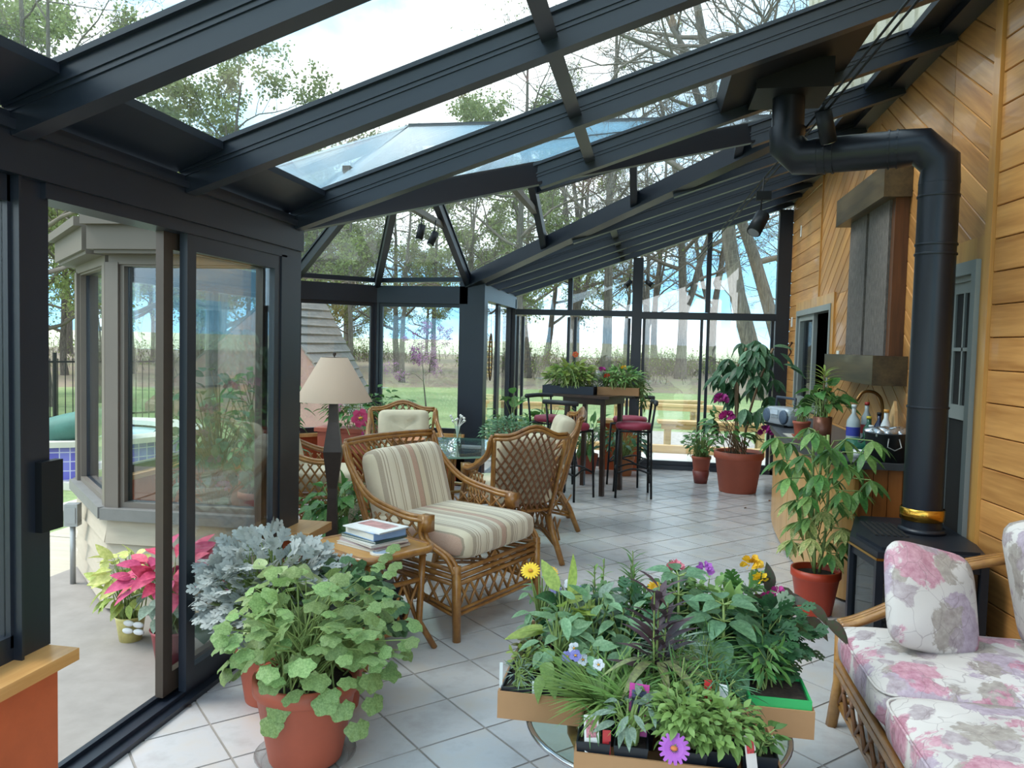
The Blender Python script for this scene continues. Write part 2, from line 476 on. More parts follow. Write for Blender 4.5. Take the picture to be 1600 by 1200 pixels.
# ---- left wall beyond the bay
wl2 = structure('wall_left_rear', 'short glazed wall between bay and far end')
kbox('header', -1.93, -1.80, 8.56, 10.4, 2.05, 2.22, FRAME, wl2)
kbox('threshold', -1.93, -1.80, 8.56, 10.4, 0, .05, FRAME, wl2)
d4 = structure('door_2', 'narrow side door glass between bay post and far corner')
for y in (8.62, 9.42, 9.50, 10.28):
    kbox('stile', -1.885, -1.845, y-.035, y+.035, .05, 2.05, FRAME, d4)
kbox('pane', -1.868, -1.862, 8.65, 9.39, .06, 2.05, GLASS, d4); kbox('pane', -1.868, -1.862, 9.53, 10.25, .06, 2.05, GLASS, d4)

# ---- far wall
wf = structure('wall_far', 'far end glazed wall up to the sloping roof')
def fz(x): return roof_z(x)-.16
for x, w, z1 in ((-1.86, .12, None), (-.205, .13, None), (1.60, .16, None)):
    kbox('post', x-w/2, x+w/2, FY-.07, FY+.05, 0, fz(x-w/2), FRAME, wf)
kbox('mid_rail', -1.8, -.27, FY-.06, FY+.05, 1.97, 2.045, FRAME, wf); kbox('mid_rail', -.14, 1.53, FY-.06, FY+.05, 1.945, 2.035, FRAME, wf)
kbox('threshold', -1.8, 1.55, FY-.07, FY+.06, 0, .055, FRAME, wf)
for x in (-1.08, .685):
    kbox('mullion', x-.03, x+.03, FY-.04, FY+.03, 2.04, fz(x), FRAME, wf)
MB().beam((-1.92, FY, roof_z(-1.92)-.08), (1.68, FY, roof_z(1.68)-.08), .12, .15).build('top_rail', FRAME, wf)
kbox('knee_pillar', -.62, -.14, FY-.32, FY-.07, 0, .60, ORANGE, wf)
kbox('pillar_cap', -.66, -.10, FY-.35, FY-.05, .60, .64, CAPWOOD, wf)
def tri_pane(nm, x0, x1, z0, par):
    vs = [(x, y, z) for y in (FY-.003, FY+.003) for x, z in ((x0, z0), (x1, z0), (x1, fz(x1)), (x0, fz(x0)))]
    return MB().add(vs, [(0, 1, 2, 3), (7, 6, 5, 4), (0, 4, 5, 1), (1, 5, 6, 2), (2, 6, 7, 3), (3, 7, 4, 0)]).build(nm, GLASS, par)
for k, (x0, x1) in enumerate(((-1.8, -1.11), (-1.05, -.27), (-.14, .655), (.715, 1.52))):
    wn = structure('window_%d' % (7+k), ['sloping topped transom at far left', 'second sloping topped transom of the far wall', 'third sloping topped transom of the far wall', 'tallest sloping topped transom beside the cedar wall'][k])
    tri_pane('pane', x0, x1, 2.04, wn)
for k, (x0, x1, st) in enumerate(((-1.8, -.27, (-1.77, -1.70, -1.09, -1.0, -.30)), (-.14, 1.52, (-.11, .62, .70, 1.49)))):
    dn = structure('door_%d' % (3+k), ['sliding glass door behind the bar table', 'sliding glass door behind the big potted plant'][k])
    xs = [x0]+list(st)+[x1]
    for x in st: kbox('stile', x-.018, x+.018, FY-.03, FY+.02, .055, 1.95, FRAME, dn)
    kbox('bottom_rail', x0, x1, FY-.03, FY+.02, .055, .11, FRAME, dn)
    m = (x0+x1)/2-.05
    kbox('pane', x0+.04, m, FY-.013, FY-.007, .11, 1.95, GLASS, dn); kbox('pane', m, x1-.04, FY+.004, FY+.010, .11, 1.95, GLASS, dn)

# ---- roof: rafters, purlins, valley beams, glass
ce = structure('ceiling', 'sloping glass roof on dark aluminium rafters')
RH = .145; RW = .075
HUB = Vector((-2.0, 6.26, 3.34))
XA = LX+(3.34-2.31)/.338
APEX = Vector((XA, 6.26, 3.34))
VN0 = Vector((LX, 4.18, 2.31)); VF0 = Vector((LX, 8.42, 2.31))
def valley_x(y):
    if y <= 4.18 or y >= 8.42: return LX
    t = (y-4.18)/(6.26-4.18) if y < 6.26 else (8.42-y)/(8.42-6.26)
    return LX+t*(XA-LX)
def rafter(y, x0, x1=1.62):
    p0 = Vector((x0, y, roof_z(x0))); p1 = Vector((x1, y, roof_z(x1)))
    d = (p1-p0).normalized(); up = Vector((-d.z, 0, d.x))
    f = MB().beam(p0, p1, RW, RH, up, -RH/2-.012)
    f.beam(p0, p1, RW+.035, .018, up, -.012)                       # glazing cap flange
    for k in (-.055, -.075): f.beam(p0, p1, RW+.012, .008, up, k-.012)   # raised ribs along both sides
    f.build('rafter', FRAME, ce)
RY = [1.2, 2.13, 3.03, 4.04, 5.0, 5.95, 6.95, 7.6, 8.50, 9.15, 9.75, 10.33]
for y in RY: rafter(y, max(LX+.02, valley_x(y)))
for y0, y1 in zip(RY[:3], RY[1:4]):
    p0 = Vector((LX+.03, 0, roof_z(LX+.03)-.02)); p1 = Vector((LX+.24, 0, roof_z(LX+.24)-.02))
    MB().add([(p0.x, y0+.045, p0.z), (p1.x, y0+.045, p1.z), (p1.x, y1-.045, p1.z), (p0.x, y1-.045, p0.z),
              (p0.x, y0+.045, p0.z-.05), (p1.x, y0+.045, p1.z-.03), (p1.x, y1-.045, p1.z-.03), (p0.x, y1-.045, p0.z-.05)],
             [(0, 1, 2, 3), (7, 6, 5, 4), (0, 4, 5, 1), (1, 5, 6, 2), (2, 6, 7, 3), (3, 7, 4, 0)]).build('eave_plate', FRAME, ce)
XP = -.45
up_r = Vector((-.338, 0, 1)).normalized()
for y0, y1 in zip(RY, RY[1:]):
    ys, ye = y0+.04, y1-.04
    if max(valley_x(ys), valley_x(ye)) > XP+.05 and 4.3 < y0 < 8.3: continue
    MB().beam((XP, ys, roof_z(XP)), (XP, ye, roof_z(XP)), .065, .10, up_r, -.06).build('purlin', FRAME, ce)
# wall plate along the house
MB().beam((1.63, .3, roof_z(1.63)-.06), (1.63, 10.4, roof_z(1.63)-.06), .13, .12).build('wall_plate', FRAME, ce)
MB().beam((1.50, .3, roof_z(1.50)-.035), (1.50, 10.4, roof_z(1.50)-.035), .22, .03, up_r).build('flashing', FRAME, ce)
# glass
def gpanel(pts):
    return MB().slab(pts, .006).build('glass_panel', GLASS_ROOF, ce)
def rp(x, y): return (x, y, roof_z(x))
edges = [.3]+RY
for y0, y1 in zip(edges, edges[1:]):
    if y0 >= 4.0 and y1 <= 8.55:
        xa, xb = valley_x(y0), valley_x(y1)
        if y0 == 4.04:
            for (u, v) in ((None, .35), (1.02, 1.6)):
                if u is None: gpanel([rp(LX, y0), rp(.35, y0), rp(.35, y1), rp(xb, y1), rp(LX, 4.18)])
                else: gpanel([rp(u, y0), rp(v, y0), rp(v, y1), rp(u, y1)])
        elif y0 < 6.26 < y1:
            gpanel([rp(xa, y0), rp(1.6, y0), rp(1.6, y1), rp(xb, y1), rp(XA, 6.26)])
        elif y1 == 8.50:
            gpanel([rp(xa, y0), rp(1.6, y0), rp(1.6, y1), rp(LX, y1), rp(LX, 8.42)])
        else: gpanel([rp(xa, y0), rp(1.6, y0), rp(1.6, y1), rp(xb, y1)])
    else: gpanel([rp(LX, y0), rp(1.6, y0), rp(1.6, y1), rp(LX, y1)])
# solid panel and box where the flue goes through
MB().slab([(.33, 4.07, roof_z(.33)-.01), (1.03, 4.07, roof_z(1.03)-.01), (1.03, 4.97, roof_z(1.03)-.01), (.33, 4.97, roof_z(.33)-.01)], .09).build('flue_panel', BLACK, ce)
# valley beams, deep
for a in (VN0, VF0):
    MB().beam(a+Vector((.0, 0, -.055)), APEX+Vector((0, 0, -.055)), .10, .135).build('valley_beam', FRAME, ce)
    MB().beam(a+Vector((.0, 0, -.125)), APEX+Vector((0, 0, -.125)), .135, .016).build('valley_flange', FRAME, ce)
MB().beam(HUB, APEX, .09, .16, off=-.08).build('ridge_beam', FRAME, ce)
BCv = [Vector((x, y, 2.25)) for x, y in BC]
BCv[0] = Vector((-1.99, 4.15, 2.27)); BCv[5] = Vector((-1.99, 8.45, 2.27))
for b in BCv:
    MB().beam(b, HUB, .06, .10, off=-.06).beam(b, HUB, .085, .015, off=-.012).build('hip_rafter', FRAME, ce)
for i in range(5):
    a, b = BCv[i], BCv[i+1]
    if i == 2:
        m = (a+b)/2
        MB().beam(m, HUB, .06, .10, off=-.06).build('hip_rafter', FRAME, ce)
        gpanel([a, m, HUB]) ; gpanel([m, b, HUB])
    else: gpanel([a, b, HUB])
    MB().beam(a+Vector((0, 0, -.0)), b+Vector((0, 0, -.0)), .10, .05).build('eave_beam', FRAME, ce)
def bay_pt(x, side, t):
    """t 0 at the valley, 1 at the ridge on the gable slope over the opening"""
    f = (x-LX)/(XA-LX)
    a = VN0.lerp(APEX, f) if side < 0 else VF0.lerp(APEX, f)
    return a.lerp(Vector((x, 6.26, 3.34)), t)
for sd in (-1, 1):
    for x in (-1.08, -.2, .62):
        MB().beam(bay_pt(x, sd, 0), bay_pt(x, sd, 1), .06, .11, off=-.055).build('gable_rafter', FRAME, ce)
    xs = [LX, -1.08, -.2, .62]
    for x0, x1 in zip(xs, xs[1:]):
        p = [bay_pt(x0, sd, 0), bay_pt(x1, sd, 0), bay_pt(x1, sd, 1), bay_pt(x0, sd, 1)]
        gpanel(p if sd > 0 else p[::-1])
    gpanel([bay_pt(.62, sd, 0), APEX, bay_pt(.62, sd, 1)])
    MB().beam(bay_pt(-1.08, sd, .5), bay_pt(-.2, sd, .55), .05, .06, off=-.03).build('purlin', FRAME, ce)
for x, z in ((-1.1, 2.80), (-2.02, 2.70)):
    dy = (3.34-z)/1.04*2.1
    MB().beam((x, 6.26-dy, z), (x, 6.26+dy, z), .05, .05).build('collar_tie', FRAME_OUT, ce)

# ---- right wall: cedar boards
wr = structure('wall_right', 'cedar clad house wall with chevron boards')
NB = [0]
def board_piece(poly, ang, par, org=None, dirv=None, th_=.018):
    """poly in wall (u,z) coords; the object's local x lies along the board"""
    cx = sum(p[0] for p in poly)/len(poly); cz = sum(p[1] for p in poly)/len(poly)
    ca, sa = math.cos(ang), math.sin(ang)
    loc = [((p[0]-cx)*ca+(p[1]-cz)*sa, -(p[0]-cx)*sa+(p[1]-cz)*ca) for p in poly]
    n = len(loc)
    # bevelled edge: outer face slightly inset gives the V joint
    ins = .004
    k = [(x*(1-ins/max(.02, abs(x)+.001)) if abs(x) > .02 else x, y*(1-ins/max(.02, abs(y)+.001)) if abs(y) > .02 else y) for x, y in loc]
    vs = [(x, y, 0) for x, y in loc]+[(x, y, th_*.7) for x, y in loc]+[(x, y, th_) for x, y in k]
    fs = [tuple(range(2*n, 3*n))]+[(i, (i+1) % n, n+(i+1) % n, n+i) for i in range(n)]+[(n+i, n+(i+1) % n, 2*n+(i+1) % n, 2*n+i) for i in range(n)]
    o = MB().add(vs, fs).build('board', BOARD, par)
    org = org or Vector((WX, 0, 0)); dirv = dirv or Vector((0, 1, 0))
    ex = dirv*ca+Vector((0, 0, 1))*sa; ey = -dirv*sa+Vector((0, 0, 1))*ca
    ez = ex.cross(ey)
    M = Matrix((ex, ey, ez)).transposed().to_4x4(); M.translation = org+dirv*cx+Vector((0, 0, cz))
    o.matrix_local = M
    NB[0] += 1
    return o
def boards(region, ang, width, par, off=0.0, org=None, dirv=None, gap=.004):
    """fill convex (u,z) region with boards running at angle ang"""
    ca, sa = math.cos(ang), math.sin(ang)
    vals = [-p[0]*sa+p[1]*ca for p in region]; us = [p[0]*ca+p[1]*sa for p in region]
    k0 = math.floor((min(vals)-off)/width); k1 = math.ceil((max(vals)-off)/width)
    for k in range(k0, k1):
        v0 = off+k*width+gap/2; v1 = v0+width-gap
        q = [(min(us)-1, v0), (max(us)+1, v0), (max(us)+1, v1), (min(us)-1, v1)]
        poly = [(u*ca-v*sa, u*sa+v*ca) for u, v in q]
        c = clip_poly(poly, region)
        if len(c) > 2 and area(c) > .004: board_piece(c, ang, par, org, dirv)
# the wall's outward side must face -x: u runs along -y so that ex x ey points into the room
DV = Vector((0, -1, 0)); OG = Vector((WX, 0, 0))
def R_(y0, y1, z0, z1): return [(-y1, z0), (-y0, z0), (-y0, z1), (-y1, z1)]
kbox('wall_core', WX, WX+.15, 4.36, 8.05, .0, 3.5, DARK, wr).name = 'wall_core'
TOP = 3.47
# far section horizontal: y 8.62..10.4 above and beside the pass-through window (y 8.0..9.72, z .95..2.05)
boards(R_(8.60, 10.35, 2.12, TOP), 0, .150, wr, .02, OG, DV)
boards(R_(9.80, 10.35, 0, 2.12), 0, .150, wr, .02, OG, DV)
boards(R_(7.85, 9.80, 0, .92), 0, .150, wr, .02, OG, DV)
# chevron: left boards rise to the right, right boards fall to the right; centre at the slate panel
YC = 6.55
boards(R_(YC, 8.58, 2.12, TOP), math.radians(31), .14, wr, .03, OG, DV)
boards(R_(YC, 7.82, .92, 2.12), math.radians(31), .14, wr, .03, OG, DV)
boards(R_(5.02, YC, .92, TOP), math.radians(-31), .14, wr, .05, OG, DV)
boards(R_(4.42, 5.02, 2.19, TOP), math.radians(-31), .14, wr, .05, OG, DV)
boards(R_(5.02, 7.8, 0, .92), 0, .150, wr, .02, OG, DV)
kbox('core_lower', WX, WX+.15, 8.05, 10.4, 0, .95, DARK, wr); kbox('core_upper', WX, WX+.15, 8.05, 10.4, 2.08, 3.5, DARK, wr)
kbox('core_far', WX, WX+.15, 9.75, 10.4, .95, 2.08, DARK, wr)
kbox('batten', WX-.032, WX, 8.575, 8.605, 2.12, TOP, TRIMWOOD, wr)
kbox('corner_trim', WX-.035, WX, 4.36, 4.44, 0, TOP, TRIMWOOD, wr)
kbox('head_trim', WX-.030, WX, 4.44, 5.02, 2.08, 2.20, TRIMWOOD, wr)
kbox('side_trim', WX-.030, WX, 4.98, 5.03, 0, 2.08, TRIMWOOD, wr)
kbox('casing_strip', WX-.03, WX, 4.44, 4.475, 0, 2.08, TRIMWOOD, wr)
# pass-through window with casing
w11 = structure('window_11', 'grey sliding window above the far end of the counter')
for a in ((7.82, 7.92, .92, 2.14), (9.72, 9.80, .92, 2.14), (7.92, 9.72, 2.04, 2.14)):
    kbox('casing', WX-.035, WX+.0, *a, TRIMWOOD, w11)
for a in ((7.92, 7.98, .95, 2.04), (9.66, 9.72, .95, 2.04), (7.98, 9.66, 1.98, 2.04), (7.98, 9.66, .95, 1.0)):
    kbox('window_frame', WX-.045, WX+.06, *a, GREYPAINT, w11)
for a in ((8.80, 8.87, 1.0, 1.98), (9.59, 9.66, 1.0, 1.98), (8.87, 9.59, 1.0, 1.06), (8.87, 9.59, 1.92, 1.98)):
    kbox('sash_rail', WX-.02, WX+.02, *a, GREYPAINT, w11)
kbox('pane', WX-.003, WX+.003, 8.87, 9.59, 1.06, 1.92, GLASS, w11)
# dark room behind the openings
hr = structure('wall_house_interior', 'dark room inside the house behind the openings')
kbox('room_back', WX+1.2, WX+1.3, 4.2, 10.4, 0, 3.3, DARK, hr)
kbox('room_ceiling', WX+.15, WX+1.3, 4.2, 10.4, 3.2, 3.3, DARK, hr); kbox('room_end', WX+.15, WX+1.3, 10.3, 10.4, 0, 3.2, DARK, hr); kbox('room_end', WX+.15, WX+1.3, 4.1, 4.2, 0, 3.2, DARK, hr); kbox('room_floor', WX+.15, WX+1.3, 4.2, 10.4, -.05, 0, DARK, hr)
# double hung window near the stove
w12 = structure('window_12', 'sage grey double hung window with four panes beside the flue pipe')
for a in ((4.475, 4.535, .12, 2.08), (4.92, 4.98, .12, 2.08), (4.535, 4.92, 2.01, 2.08)):
    kbox('casing', WX-.055, WX, *a, GREYPAINT, w12)
    
for a in ((4.535, 4.56, .12, 2.01), (4.895, 4.92, .12, 2.01), (4.56, 4.895, 1.98, 2.01), (4.56, 4.895, .12, .16)):
    kbox('window_frame', WX-.025, WX+.10, *a, GREYPAINT, w12)
sash = MB()
for a in ((4.56, 4.60, 1.22, 1.98), (4.855, 4.895, 1.22, 1.98), (4.60, 4.855, 1.92, 1.98), (4.60, 4.855, 1.22, 1.30)): sash.box(WX-.01, WX+.03, *a)
sash = sash.build('upper_sash', GREYPAINT, w12)
kbox('muntin', WX-.012, WX+.025, 4.718, 4.737, 1.30, 1.92, GREYPAINT, sash); kbox('muntin', WX-.012, WX+.025, 4.60, 4.855, 1.60, 1.62, GREYPAINT, sash)
kbox('pane', WX+.004, WX+.010, 4.60, 4.855, 1.30, 1.92, GLASS, sash)
ls = MB()
for a in ((4.56, 4.60, .55, 1.22), (4.855, 4.895, .16, 1.22), (4.60, 4.855, 1.12, 1.22)): ls.box(WX+.03, WX+.07, *a)
ls.build('lower_sash', GREYPAINT, w12)
# near right wall: horizontal siding turning slightly outward
nr = structure('wall_right_near', 'horizontal cedar siding at the right edge')
ang_n = math.radians(5.7)
DN = Vector((math.sin(ang_n), -math.cos(ang_n), 0)); ON = Vector((WX, 4.36, 0))
boards([(0.0, 0), (3.6, 0), (3.6, 3.9), (0.0, 3.47)], 0, .165, nr, .02, ON, DN)
vs = []
for z in (0, 3.5):
    for s in (0, 3.7):
        for n in (.02, .15):
            vs.append(ON+DN*s+Vector((math.cos(ang_n), math.sin(ang_n), 0))*n+Vector((0, 0, z)))
MB().add(vs, [(0, 1, 3, 2), (4, 6, 7, 5), (0, 4, 5, 1), (2, 3, 7, 6), (0, 2, 6, 4), (1, 5, 7, 3)]).build('wall_core', DARK, nr)
# house wall that rises above the glass roof
hw = structure('wall_house_upper', 'cream board and batten house wall above the glass roof')
CREAM = mat('cream_siding', '#cfc9b4', .7, 0, .05, 4)
kbox('upper_siding', 1.80, 1.95, -2, 10.6, 3.5, 6.2, CREAM, hw)
for k in range(26): kbox('batten', 1.775, 1.80, 1.0+k*.37, 1.05+k*.37, 3.5, 6.2, CREAM, hw)
w13 = structure('window_13', 'white upstairs window seen through the roof glass')
WHITE = mat('white_paint', '#d8d8d2', .5, 0, .04)
for a in ((4.6, 4.7, 3.9, 5.2), (5.5, 5.6, 3.9, 5.2), (4.7, 5.5, 5.1, 5.2), (4.7, 5.5, 3.9, 4.0), (5.06, 5.12, 4.0, 5.1)): kbox('window_frame', 1.75, 1.82, *a, WHITE, w13)
kbox('pane', 1.785, 1.792, 4.7, 5.5, 4.0, 5.1, GLASS, w13)
# ================================================================== OUTDOORS
LAWN = NT('mown_spring_lawn')
_v = LAWN.coord('Object'); _a = LAWN.noise(_v, .5, 4, .6); _b2 = LAWN.noise(_v, 9, 3, .7)
_c = LAWN.ramp(LAWN.math('ADD', LAWN.math('MULTIPLY', _a, .6), LAWN.math('MULTIPLY', _b2, .4)), [(.32, '#667850'), (.5, '#82945f'), (.68, '#9ca577')])
LAWN.lk(_c, LAWN.p.inputs['Base Color']); LAWN.p.inputs['Roughness'].default_value = .9; LAWN.bump(_b2, .6, .05)
LITTER = NT('leaf_litter')
_v = LITTER.coord('Object'); _a = LITTER.noise(_v, .25, 5, .7); _b2 = LITTER.noise(_v, 2.5, 3, .7)
_c = LITTER.ramp(LITTER.math('ADD', LITTER.math('MULTIPLY', _a, .5), LITTER.math('MULTIPLY', _b2, .5)), [(.3, '#6f6357'), (.5, '#8d7d6c'), (.62, '#8b8a5c'), (.75, '#a39a86')])
LITTER.lk(_c, LITTER.p.inputs['Base Color']); LITTER.p.inputs['Roughness'].default_value = 1
FIELD = mat('far_meadow', '#b3b594', 1, 0, .15, .05)
CONC = mat('brushed_concrete', '#b3aa99', .85, 0, .10, 3, .12, stretch=(.6, 6, 1))
g = structure('ground_lawn', 'mown lawn around the house')
V = []; F = []
def ground_mesh(nm, m, rings, a0=-200, a1=110, na=48):
    V = []; F = []
    for i, (r, z) in enumerate(rings):
        for k in range(na+1):
            a = math.radians(a0+(a1-a0)*k/na); rr = r*(1+.06*math.sin(5*a+1)+.03*math.sin(13*a)) if i else r
            V.append((rr*math.sin(a), 5+rr*math.cos(a), z))
    for i in range(len(rings)-1):
        for k in range(na):
            b = i*(na+1)+k; F.append((b, b+1, b+na+2, b+na+1))
    return MB().add(V, F).build(nm, m, g, True)
ground_mesh('lawn', LAWN.m, [(.5, -.075), (10, -.08), (24, -.06)])
ground_mesh('woodland_floor', LITTER.m, [(23.5, -.07), (30, .10), (40, .32), (60, .62)])
ground_mesh('far_meadow', FIELD, [(58, .6), (110, 1.35), (200, 2.2)])
pt = structure('patio', 'brushed concrete patio slabs outside the sliding door')
for i in range(3):
    for j in range(5):
        if i == 2 and j >= 2: continue
        kbox('patio_slab', -3.36-i*1.32+.006, -2.07-i*1.32, -.7+j*1.52+.006, .81+j*1.52, -.08, -.012 if True else 0, CONC, pt)
for i in range(2):
    kbox('patio_slab', -4.0+i*3.0+.006, -1.0+i*3.0, 10.47, 12.05, -.08, -.012, mat('white_concrete_%s' % 'ab'[i], '#c9c4ba', .8, 0, .05, 3), pt)
TIMBER = wood_mat('bleached_pine_timber', '#cfae7c', '#b4905c', .6, 8, .08, 0, 0)
lt = tag(MB().box(-4.0, 2.0, 12.07, 12.22, -.08, .10).build('landscape_timber', TIMBER), 'long pale edging timber along the rear patio', 'timber')

# ---- trees
BARK = NT('grey_bark')
_v = BARK.coord('Object', (6, 6, .8)); _f = BARK.noise(_v, 3, 4, .7)
BARK.lk(BARK.ramp(_f, [(.3, '#4c4640'), (.5, '#6c645b'), (.7, '#857d72')]), BARK.p.inputs['Base Color']); BARK.p.inputs['Roughness'].default_value = .95; BARK.bump(_f, .8, .05)
BARK = BARK.m
TWIG = mat('twig_bark', '#756b60', .95, 0, .2, 2)
SPRING = leaf_mat('spring_leaves', '#a0a970', '#808a56', .6, .4, .15, 2)
SPRING2 = leaf_mat('olive_spring_leaves', '#8c9a4e', '#6c7c40', .6, .4, .15, 2)
BLOSSOM = leaf_mat('redbud_blossom', '#b77fae', '#9a6390', .7, .3, .1, 4)

class TubeSet:
    def __init__(s): s.V = []; s.F = []; s.n = 0
    def add(s, P, R, n):
        P = np.asarray(P, float); m = len(P); R = np.asarray(R, float)
        D = np.gradient(P, axis=0); D /= np.linalg.norm(D, axis=1)[:, None]+1e-9
        ref = np.array([0, 0, 1.]) if abs(D[0, 2]) < .8 else np.array([1., 0, 0])
        U = np.cross(D, ref); U /= np.linalg.norm(U, axis=1)[:, None]+1e-9; W = np.cross(D, U)
        a = np.arange(n)*2*PI/n
        ring = P[:, None, :]+R[:, None, None]*(U[:, None, :]*np.cos(a)[None, :, None]+W[:, None, :]*np.sin(a)[None, :, None])
        s.V.append(ring.reshape(-1, 3))
        i = np.arange(m-1)[:, None]*n; k = np.arange(n)[None, :]; k2 = (k+1) % n
        s.F.append(np.stack([i+k, i+k2, i+n+k2, i+n+k], -1).reshape(-1, 4)+s.n); s.n += m*n
    def obj(s, nm, m, par, smooth=True):
        return link_obj(nm, np_mesh(nm, np.concatenate(s.V), np.concatenate(s.F), m, smooth), par)

def rnd_unit(rs): v = rs.normal(size=3); return v/np.linalg.norm(v)
def polyline(rs, p, d, L, n, wob, grav=0.0):
    pts = [np.array(p)]; d = np.array(d, float)
    for i in range(n):
        d = d+rs.normal(size=3)*wob+np.array([0, 0, grav]); d /= np.linalg.norm(d)
        pts.append(pts[-1]+d*L/n)
    return np.array(pts), d
def quads_at(pts, size, rs, jitter=0.0):
    n = len(pts); a = rs.normal(size=(n, 3)); a /= np.linalg.norm(a, axis=1)[:, None]
    b = np.cross(a, rs.normal(size=(n, 3))); b /= np.linalg.norm(b, axis=1)[:, None]+1e-9
    sz = size*rs.uniform(.6, 1.3, size=(n, 1)); P = pts+rs.normal(size=(n, 3))*jitter
    V = np.stack([P-a*sz, P-b*sz*.6, P+a*sz, P+b*sz*.6], 1).reshape(-1, 3)
    return V, np.arange(4*n).reshape(n, 4)
def make_tree(nm, seed, H, r0, first=.35, nb=12, lean=(0, 0), fork=False, leaves=0, leafm=None, leafsize=.07, dens=(6, 5, 4), spread=1.0, label=None, group=None):
    rs = np.random.RandomState(seed)
    root = empty(nm, (0, 0, -.3), 0, label, 'tree', group)
    tr = TubeSet(); br = TubeSet(); tips = []
    trunks = []
    P, d = polyline(rs, (0, 0, 0), (lean[0], lean[1], 1), H, 10, .06, .02)
    R = r0*(1-np.linspace(0, 1, 11)**1.1*.86); R[0] *= 1.35
    tr.add(P, R, 9); trunks.append((P, R, H))
    if fork:
        i = 2; d0 = (P[3]-P[2]); d0 /= np.linalg.norm(d0)
        P2, _ = polyline(rs, P[i], d0+np.array([.34*rs.choice([-1, 1]), .1, 0]), H*.75, 9, .07, .04)
        R2 = R[i]*.8*(1-np.linspace(0, 1, 10)*.85); tr.add(P2, R2, 8); trunks.append((P2, R2, H*.75))
    for P, R, L in trunks:
        n = len(P)-1
        for b in range(nb):
            t = first+(1-first)*(b+rs.rand())/nb; x = t*n; i = min(int(x), n-1); f = x-i
            p = P[i]*(1-f)+P[i+1]*f; rr = R[i]*(1-f)+R[i+1]*f
            az = b*2.4+rs.rand(); el = rs.uniform(.15, .8)
            d = np.array([math.cos(az)*math.cos(el), math.sin(az)*math.cos(el), math.sin(el)])
            L1 = H*(.42-.22*t)*rs.uniform(.7, 1.2)*spread
            q, dd = polyline(rs, p, d, L1, 6, .16, .03); r1 = min(rr*.6, .02+L1*.018); R1 = r1*(1-np.linspace(0, 1, 7)*.8); br.add(q, R1, 5)
            for b2 in range(dens[0]):
                t2 = .25+.75*(b2+rs.rand())/dens[0]; j = min(int(t2*6), 5); p2 = q[j]+(q[j+1]-q[j])*(t2*6-j)
                d2 = (q[j+1]-q[j])/np.linalg.norm(q[j+1]-q[j])+rnd_unit(rs)*.9; d2 /= np.linalg.norm(d2)
                L2 = L1*(.6-.3*t2)*rs.uniform(.7, 1.2)
                q2, _ = polyline(rs, p2, d2, L2, 4, .2, .03); r2 = max(.006, R1[j]*.5); br.add(q2, r2*(1-np.linspace(0, 1, 5)*.75), 4)
                for b3 in range(dens[1]):
                    t3 = .2+.8*(b3+rs.rand())/dens[1]; k = min(int(t3*4), 3); p3 = q2[k]+(q2[k+1]-q2[k])*(t3*4-k)
                    d3 = (q2[k+1]-q2[k])/np.linalg.norm(q2[k+1]-q2[k])+rnd_unit(rs)*.9; d3 /= np.linalg.norm(d3)
                    L3 = L2*(.6-.25*t3)*rs.uniform(.7, 1.2)
                    q3, _ = polyline(rs, p3, d3, L3, 3, .22, .02); br.add(q3, np.array([.5, .42, .33, .2])*max(.012, r2*.8), 3); tips.append(q3)
                    for b4 in range(dens[2]):
                        p4 = q3[1+b4 % 3]; d4 = rnd_unit(rs)+(q3[-1]-q3[0])/max(L3, 1e-6)*.8; d4 /= np.linalg.norm(d4)
                        q4, _ = polyline(rs, p4, d4, L3*.55, 2, .25); br.add(q4, np.array([.006, .005, .003])*(.6+H/20), 3); tips.append(q4)
    tr.obj('trunk', BARK, root); br.obj('branches', TWIG, root)['kind'] = 'stuff'
    if leaves:
        T = np.concatenate(tips); idx = rs.randint(0, len(T), leaves)
        V, Fq = quads_at(T[idx], leafsize, rs, leafsize*1.6)
        o = link_obj('foliage', np_mesh('foliage', V, Fq, leafm), root); o['kind'] = 'stuff'
    return root
WG = 'bare trees in the woods beyond the lawn'
def at(o, x, y, rz=0, s=1.0, z=None):
    o.location = (x, y, -.3+max(0, (math.hypot(x, y-5)-24)*.016) if z is None else z); o.rotation_euler = (0, 0, rz); o.scale = (s, s, s); return o
TA = at(make_tree('bare_tree', 3, 17, .22, .30, 12, (0, 0), False, 900, SPRING2, .06, label='bare straight tree behind the seedling trays on the bar table'), -2.05, 33.5)
TB = at(make_tree('bare_tree', 5, 16, .25, .22, 11, (0, 0), True, 700, SPRING2, .06, label='forked bare tree seen between two far wall mullions'), 1.35, 38)
TC = at(make_tree('leaning_tree', 8, 19, .31, .30, 12, (-.24, .0), False, 0, label='big bare tree leaning left behind the tall potted plant'), 3.75, 27)
TD = at(make_tree('leaning_tree', 11, 18, .27, .28, 11, (-.24, .05), False, 0, label='second leaning bare tree close to the cedar wall corner'), 4.75, 29)
TE = at(make_tree('green_tree', 14, 13, .22, .22, 13, (0, 0), False, 15000, SPRING, .085, (7, 5, 3), label='fresh green leafy tree beyond the bay roof'), -15.5, 21, 0, .74)
